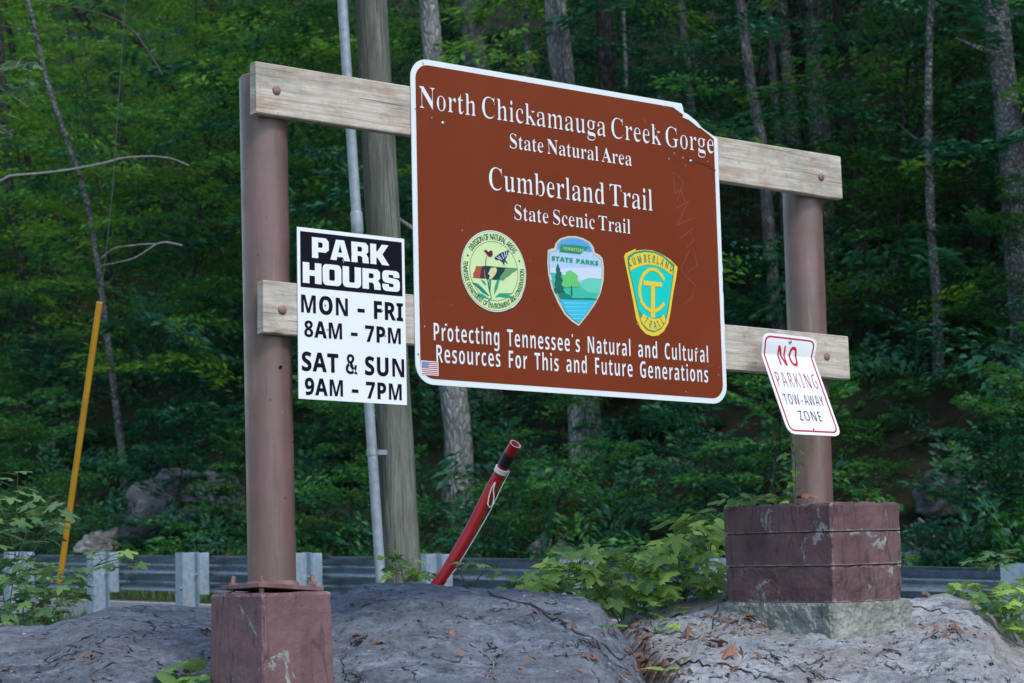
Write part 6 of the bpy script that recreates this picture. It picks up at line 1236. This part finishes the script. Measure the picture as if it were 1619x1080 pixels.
weed('pale leaf tuft above the rail left of the last rail post', [(1538, 885), (1560, 872), (1600, 868), (1606, 885), (1580, 900), (1545, 898)], (12.2, 12.6), 22, (18, 30), [[(1575, 960, 12.4), (1572, 910, 12.4), (1590, 875, 12.4)]], LF_S, 16, minsep=8)
weed('fine vine climbing the lower part of the right post', [(1248, 690), (1262, 690), (1268, 770), (1250, 780), (1240, 740)], (9.28, 9.36), 11, (12, 22), [[(1255, 800, 9.33), (1258, 740, 9.33), (1252, 690, 9.33), (1262, 660, 9.33)]], LF_V, 17, minsep=14, stem_r=.002)
weed('creeping greenery along the top edge of the maroon block left of the post', [(1138, 778), (1160, 774), (1200, 782), (1245, 778), (1252, 790), (1140, 794)], (9.5, 9.7), 24, (14, 24), [[(1140, 795, 9.6), (1180, 785, 9.6), (1250, 788, 9.6)]], LF_N + LF_V[:1], 18, minsep=7)
weed('yellow-green ivy strand lying on the right rock above the crack', [(1000, 942), (1060, 940), (1085, 990), (1060, 1008), (1015, 1000), (1012, 965)], (8.9, 9.0), 0, (10, 20), [[(1, 1, 9), (1, 2, 9)]], LF_V, 19) if False else None
# overhanging branch, top left
weed('leafy twig reaching in from the left edge near the top with a reddish leaf tip', [(-60, 85), (10, 90), (50, 86), (62, 105), (72, 122), (52, 138), (48, 168), (20, 182), (24, 215), (-60, 240)], (13.4, 14.0), 46, (20, 36), [[(-200, 110, 13.8), (-60, 120, 13.8), (0, 110, 13.8), (55, 98, 13.7)], [(-60, 120, 13.8), (0, 140, 13.7), (45, 170, 13.7)], [(-60, 120, 13.8), (-20, 180, 13.7), (20, 215, 13.7)]], LF_S, 20, name='overhanging_branch', cat='branch', minsep=12, stemm=M_TWIGP)

# ivy strand, tendrils and dead leaves lying on the rock
def rock_path(pts, lift=.004, k=5):
    P = [rockhit(u, v_) for u, v_ in pts]; P = smooth(P, k); return [Vector((p.x, p.y, zR(p.x, p.y) + lift)) for p in P]
def tendril(label, pts, r, m, name='vine_stem', cat='vine'):
    P = rock_path(pts, r*.8); o = P[0].copy(); mb = MB(); mb.tube([p-o for p in P], [r*(1-.4*i/len(P)) for i in range(len(P))], 6); return mb.build(name, m, None, o, label=label, cat=cat, group='bare vine stems on the rocks')
tendril('long dark vine stem crossing the blue-grey rock diagonally down to the crack', [(772, 938), (800, 948), (850, 965), (890, 988), (925, 1008), (955, 1025), (985, 1045), (1015, 1057)], .0045, M_TWIG)
tendril('pale twig lying on the dark rock at the bottom edge right of the left base', [(744, 1020), (762, 1035), (780, 1048), (776, 1062), (770, 1078)], .0035, M_TWIGP)
tendril('pale curved root on the right rock joining the crack', [(1060, 1055), (1078, 1045), (1098, 1032), (1108, 1015), (1122, 1009), (1140, 1008)], .006, M_TWIGP)
tendril('thin forked stem running up the right rock to the footing', [(1122, 1009), (1128, 985), (1136, 960), (1150, 948), (1160, 942)], .0035, M_TWIG)
tendril('twig leaning from the pale root up to the dead leaves by the footing', [(1140, 1005), (1158, 995), (1172, 985), (1182, 970)], .0045, M_TWIGP)
tendril('long dark stem running right from the crack to the bottom edge', [(1040, 1058), (1070, 1052), (1105, 1048), (1140, 1053), (1180, 1064), (1215, 1076), (1240, 1084)], .005, M_TWIG)
tendril('fine reddish stem along the lower right rock', [(1200, 1045), (1230, 1050), (1262, 1058), (1295, 1068), (1330, 1080)], .003, M_TWIG)
tendril('small loop of stem left of the pale root', [(1062, 1035), (1070, 1022), (1090, 1012), (1108, 1008)], .003, M_TWIG)
tendril('thin reddish twig on the rock right of the footing', [(1442, 960), (1465, 966), (1495, 974)], .0035, M_TWIG)
ivp = rock_path([(1012, 935), (1028, 968), (1030, 990), (1050, 1002), (1085, 1005)], .006); o = ivp[0].copy()
iv = empty('ivy_strand', o, label='yellow-green ivy strand of small leaves lying on the right rock above the crack', cat='vine'); mb = MB(); mb.tube([p-o for p in ivp], .002, 5); mb.build('stem', M_STEM, iv)
rnd = random.Random(9)
for u, v_, s_ in ((1038, 958, 15), (1055, 960, 13), (1025, 968, 17), (1030, 980, 26), (1048, 975, 20), (1064, 974, 22), (1048, 990, 24), (1042, 1000, 20), (1052, 1003, 16), (1062, 993, 24), (1040, 982, 14), (1068, 1002, 16), (1030, 1006, 12)):
    p = rockhit(u, v_); p.z += .012; leafat(iv, Matrix.Translation(-o), rnd.choice(LF_V+LF_N[:1]), p, s_*p.y/FPX, rnd.uniform(0, 6.28), rnd.uniform(-.1, .5), rnd.uniform(-.3, .3))
for u, v_, lab in ((962, 1003, 'single bright seedling at the top left of the crack'), (1048, 1070, 'little green sprig at the bottom of the crack'), (1500, 1090, '')):
    if not lab: continue
    p0 = rockhit(u, v_); sd_ = empty('seedling', p0, label=lab, cat='plant'); mb = MB(); mb.tube([(0, 0, -.01), (.002, 0, .02), (.004, 0, .035)], .0015, 5); mb.build('stem', M_STEM, sd_)
    for k in range(6): leafat(sd_, Matrix.Identity(4), rnd.choice(LF_N), Vector((.004+.01*math.cos(k*1.1), .01*math.sin(k*1.1), .03)), rnd.uniform(.03, .05), k*1.07, .25, rnd.uniform(-.3, .3))
# dead leaves: (px, py, size px, label)
DL = [(560, 1014, 36, 'curled orange-brown dead leaf on the dark rock right of the left base', 1), (552, 962, 28, 'dark curled dead leaf near the crest right of the left base', 0), (600, 1025, 30, 'thin grey-brown dead leaf right of the orange-brown one', 0),
      (585, 948, 14, 'tiny dark leaf fragment near the crest right of the left base', 0), (733, 1038, 18, 'upright reddish leaf fragment left of the pale twig', 1), (790, 1042, 16, 'small brown leaf above the bottom edge below the red pipe', 0),
      (843, 972, 14, 'small brown leaf on the dark rock below the vine stem', 0), (893, 992, 20, 'pale tan dead leaf touching the long dark vine stem', 1), (920, 1044, 22, 'left one of a brown leaf pair near the bottom, left of the crack', 0), (938, 1043, 20, 'right one of a brown leaf pair near the bottom, left of the crack', 0),
      (997, 1070, 14, 'small reddish leaf at the bottom left of the crack', 1), (1110, 978, 24, 'brown dead leaf with a white fleck beside it on the right rock', 0), (1090, 1006, 32, 'round tan fungus-like dead leaf above the pale root', 1), (1100, 996, 30, 'crumpled dark leaf standing behind the round tan one', 0), (1140, 992, 28, 'flat brown leaf at the fork of the stems', 0),
      (1176, 982, 32, 'topmost brown leaf of the heap against the left tip of the footing', 0), (1190, 972, 34, 'rolled brown leaf touching the left tip of the footing', 0), (1166, 990, 28, 'lowest brown leaf of the heap against the footing', 0),
      (1146, 1024, 40, 'dark end of the long dead leaf lying in a hollow on the right rock', 0), (1160, 1036, 42, 'pink-brown dead leaf lying in a hollow on the right rock', 1), (1190, 1042, 28, 'brown leaf just right of the hollow on the right rock', 0), (1068, 1037, 22, 'small leaf cluster left of the hollow', 0),
      (1228, 978, 22, 'red-brown leaf under the edge of the footing', 0), (1456, 946, 26, 'deep red leaf on the crest right of the maroon block', 1), (1500, 1000, 36, 'long grey-brown leaf in the pit on the right rock', 0), (1170, 1064, 26, 'pale crumpled leaf near the bottom edge right of the crack', 0),
      (325, 1002, 20, 'bright orange-brown leaf touching the left side of the left base', 1), (148, 1040, 22, 'small dark leaf on the rock at the lower left', 0)]
for k in range(4): DL.append((1005+k*8, 985+k*9, 24, 'brown dead leaf among those wedged in the upper crack between the two rocks', k % 2))
for k in range(6): DL.append((1016+(k % 3)*9, 1018+k*8, 24, 'brown dead leaf among those wedged in the lower crack between the two rocks', k % 2))
rnd = random.Random(4)
for u, v_, s_, lab, kk in DL:
    p = rockhit(u, v_); p.z += .012; me = LF_D[2 if kk and rnd.random() < .4 else rnd.choice((0, 1, 3, 4))]
    M = Matrix.Translation(p) @ Matrix.Rotation(rnd.uniform(0, 6.28), 4, 'Z') @ Matrix.Rotation(rnd.uniform(-.5, .2), 4, 'Y') @ Matrix.Rotation(rnd.uniform(-.5, .5), 4, 'X') @ Matrix.Diagonal((s_*.72*p.y/FPX,)*3 + (1,))
    link('dead_leaf', me, None, M, label=lab, cat='dead leaf', group='dead leaves on the rocks')
# crumbs of leaf and bark lodged on the rock
rng_ = random.Random(66); mb = MB(); spots = [(rng_.gauss(1005, 14) + (v_-985)*.45, v_) for v_ in [rng_.uniform(985, 1080) for _ in range(150)]]
spots += [(rng_.gauss(1175, 45), rng_.gauss(985, 16)) for _ in range(110)] + [(rng_.gauss(1045, 28), rng_.gauss(1062, 9)) for _ in range(110)] + [(rng_.uniform(0, 1600), rng_.uniform(970, 1079)) for _ in range(220)] + [(rng_.gauss(1500, 25), rng_.gauss(1000, 7)) for _ in range(40)]
for u, v_ in spots:
    p = rockhit(u, min(v_, 1079)); 
    if (p.z - zR(p.x, p.y)) > .03: continue
    r = rng_.uniform(.004, .013); a = rng_.uniform(0, 6.28); k = [(math.cos(a+t)*r*w, math.sin(a+t)*r*w, rng_.uniform(0, .5)*r) for t, w in ((0, 1.5), (1.4, .6), (2.6, 1.1), (4.2, .7))]
    mb.add([(p.x+x, p.y+y, zR(p.x+x, p.y+y) + .003 + z) for x, y, z in k], [(0, 1, 2), (0, 2, 3)])
mb.build('leaf_litter', M_DEAD, kind='stuff')
p = at(1262, 791, 9.25); link('dead_leaf', LF_DO, None, Matrix.Translation(p) @ Matrix.Rotation(.4, 4, 'Z') @ Matrix.Rotation(-.5, 4, 'Y') @ Matrix.Diagonal((.08, .08, .08, 1)), label='orange dead leaf on top of the maroon block in front of the right post', cat='dead leaf', group='dead leaves on the rocks')
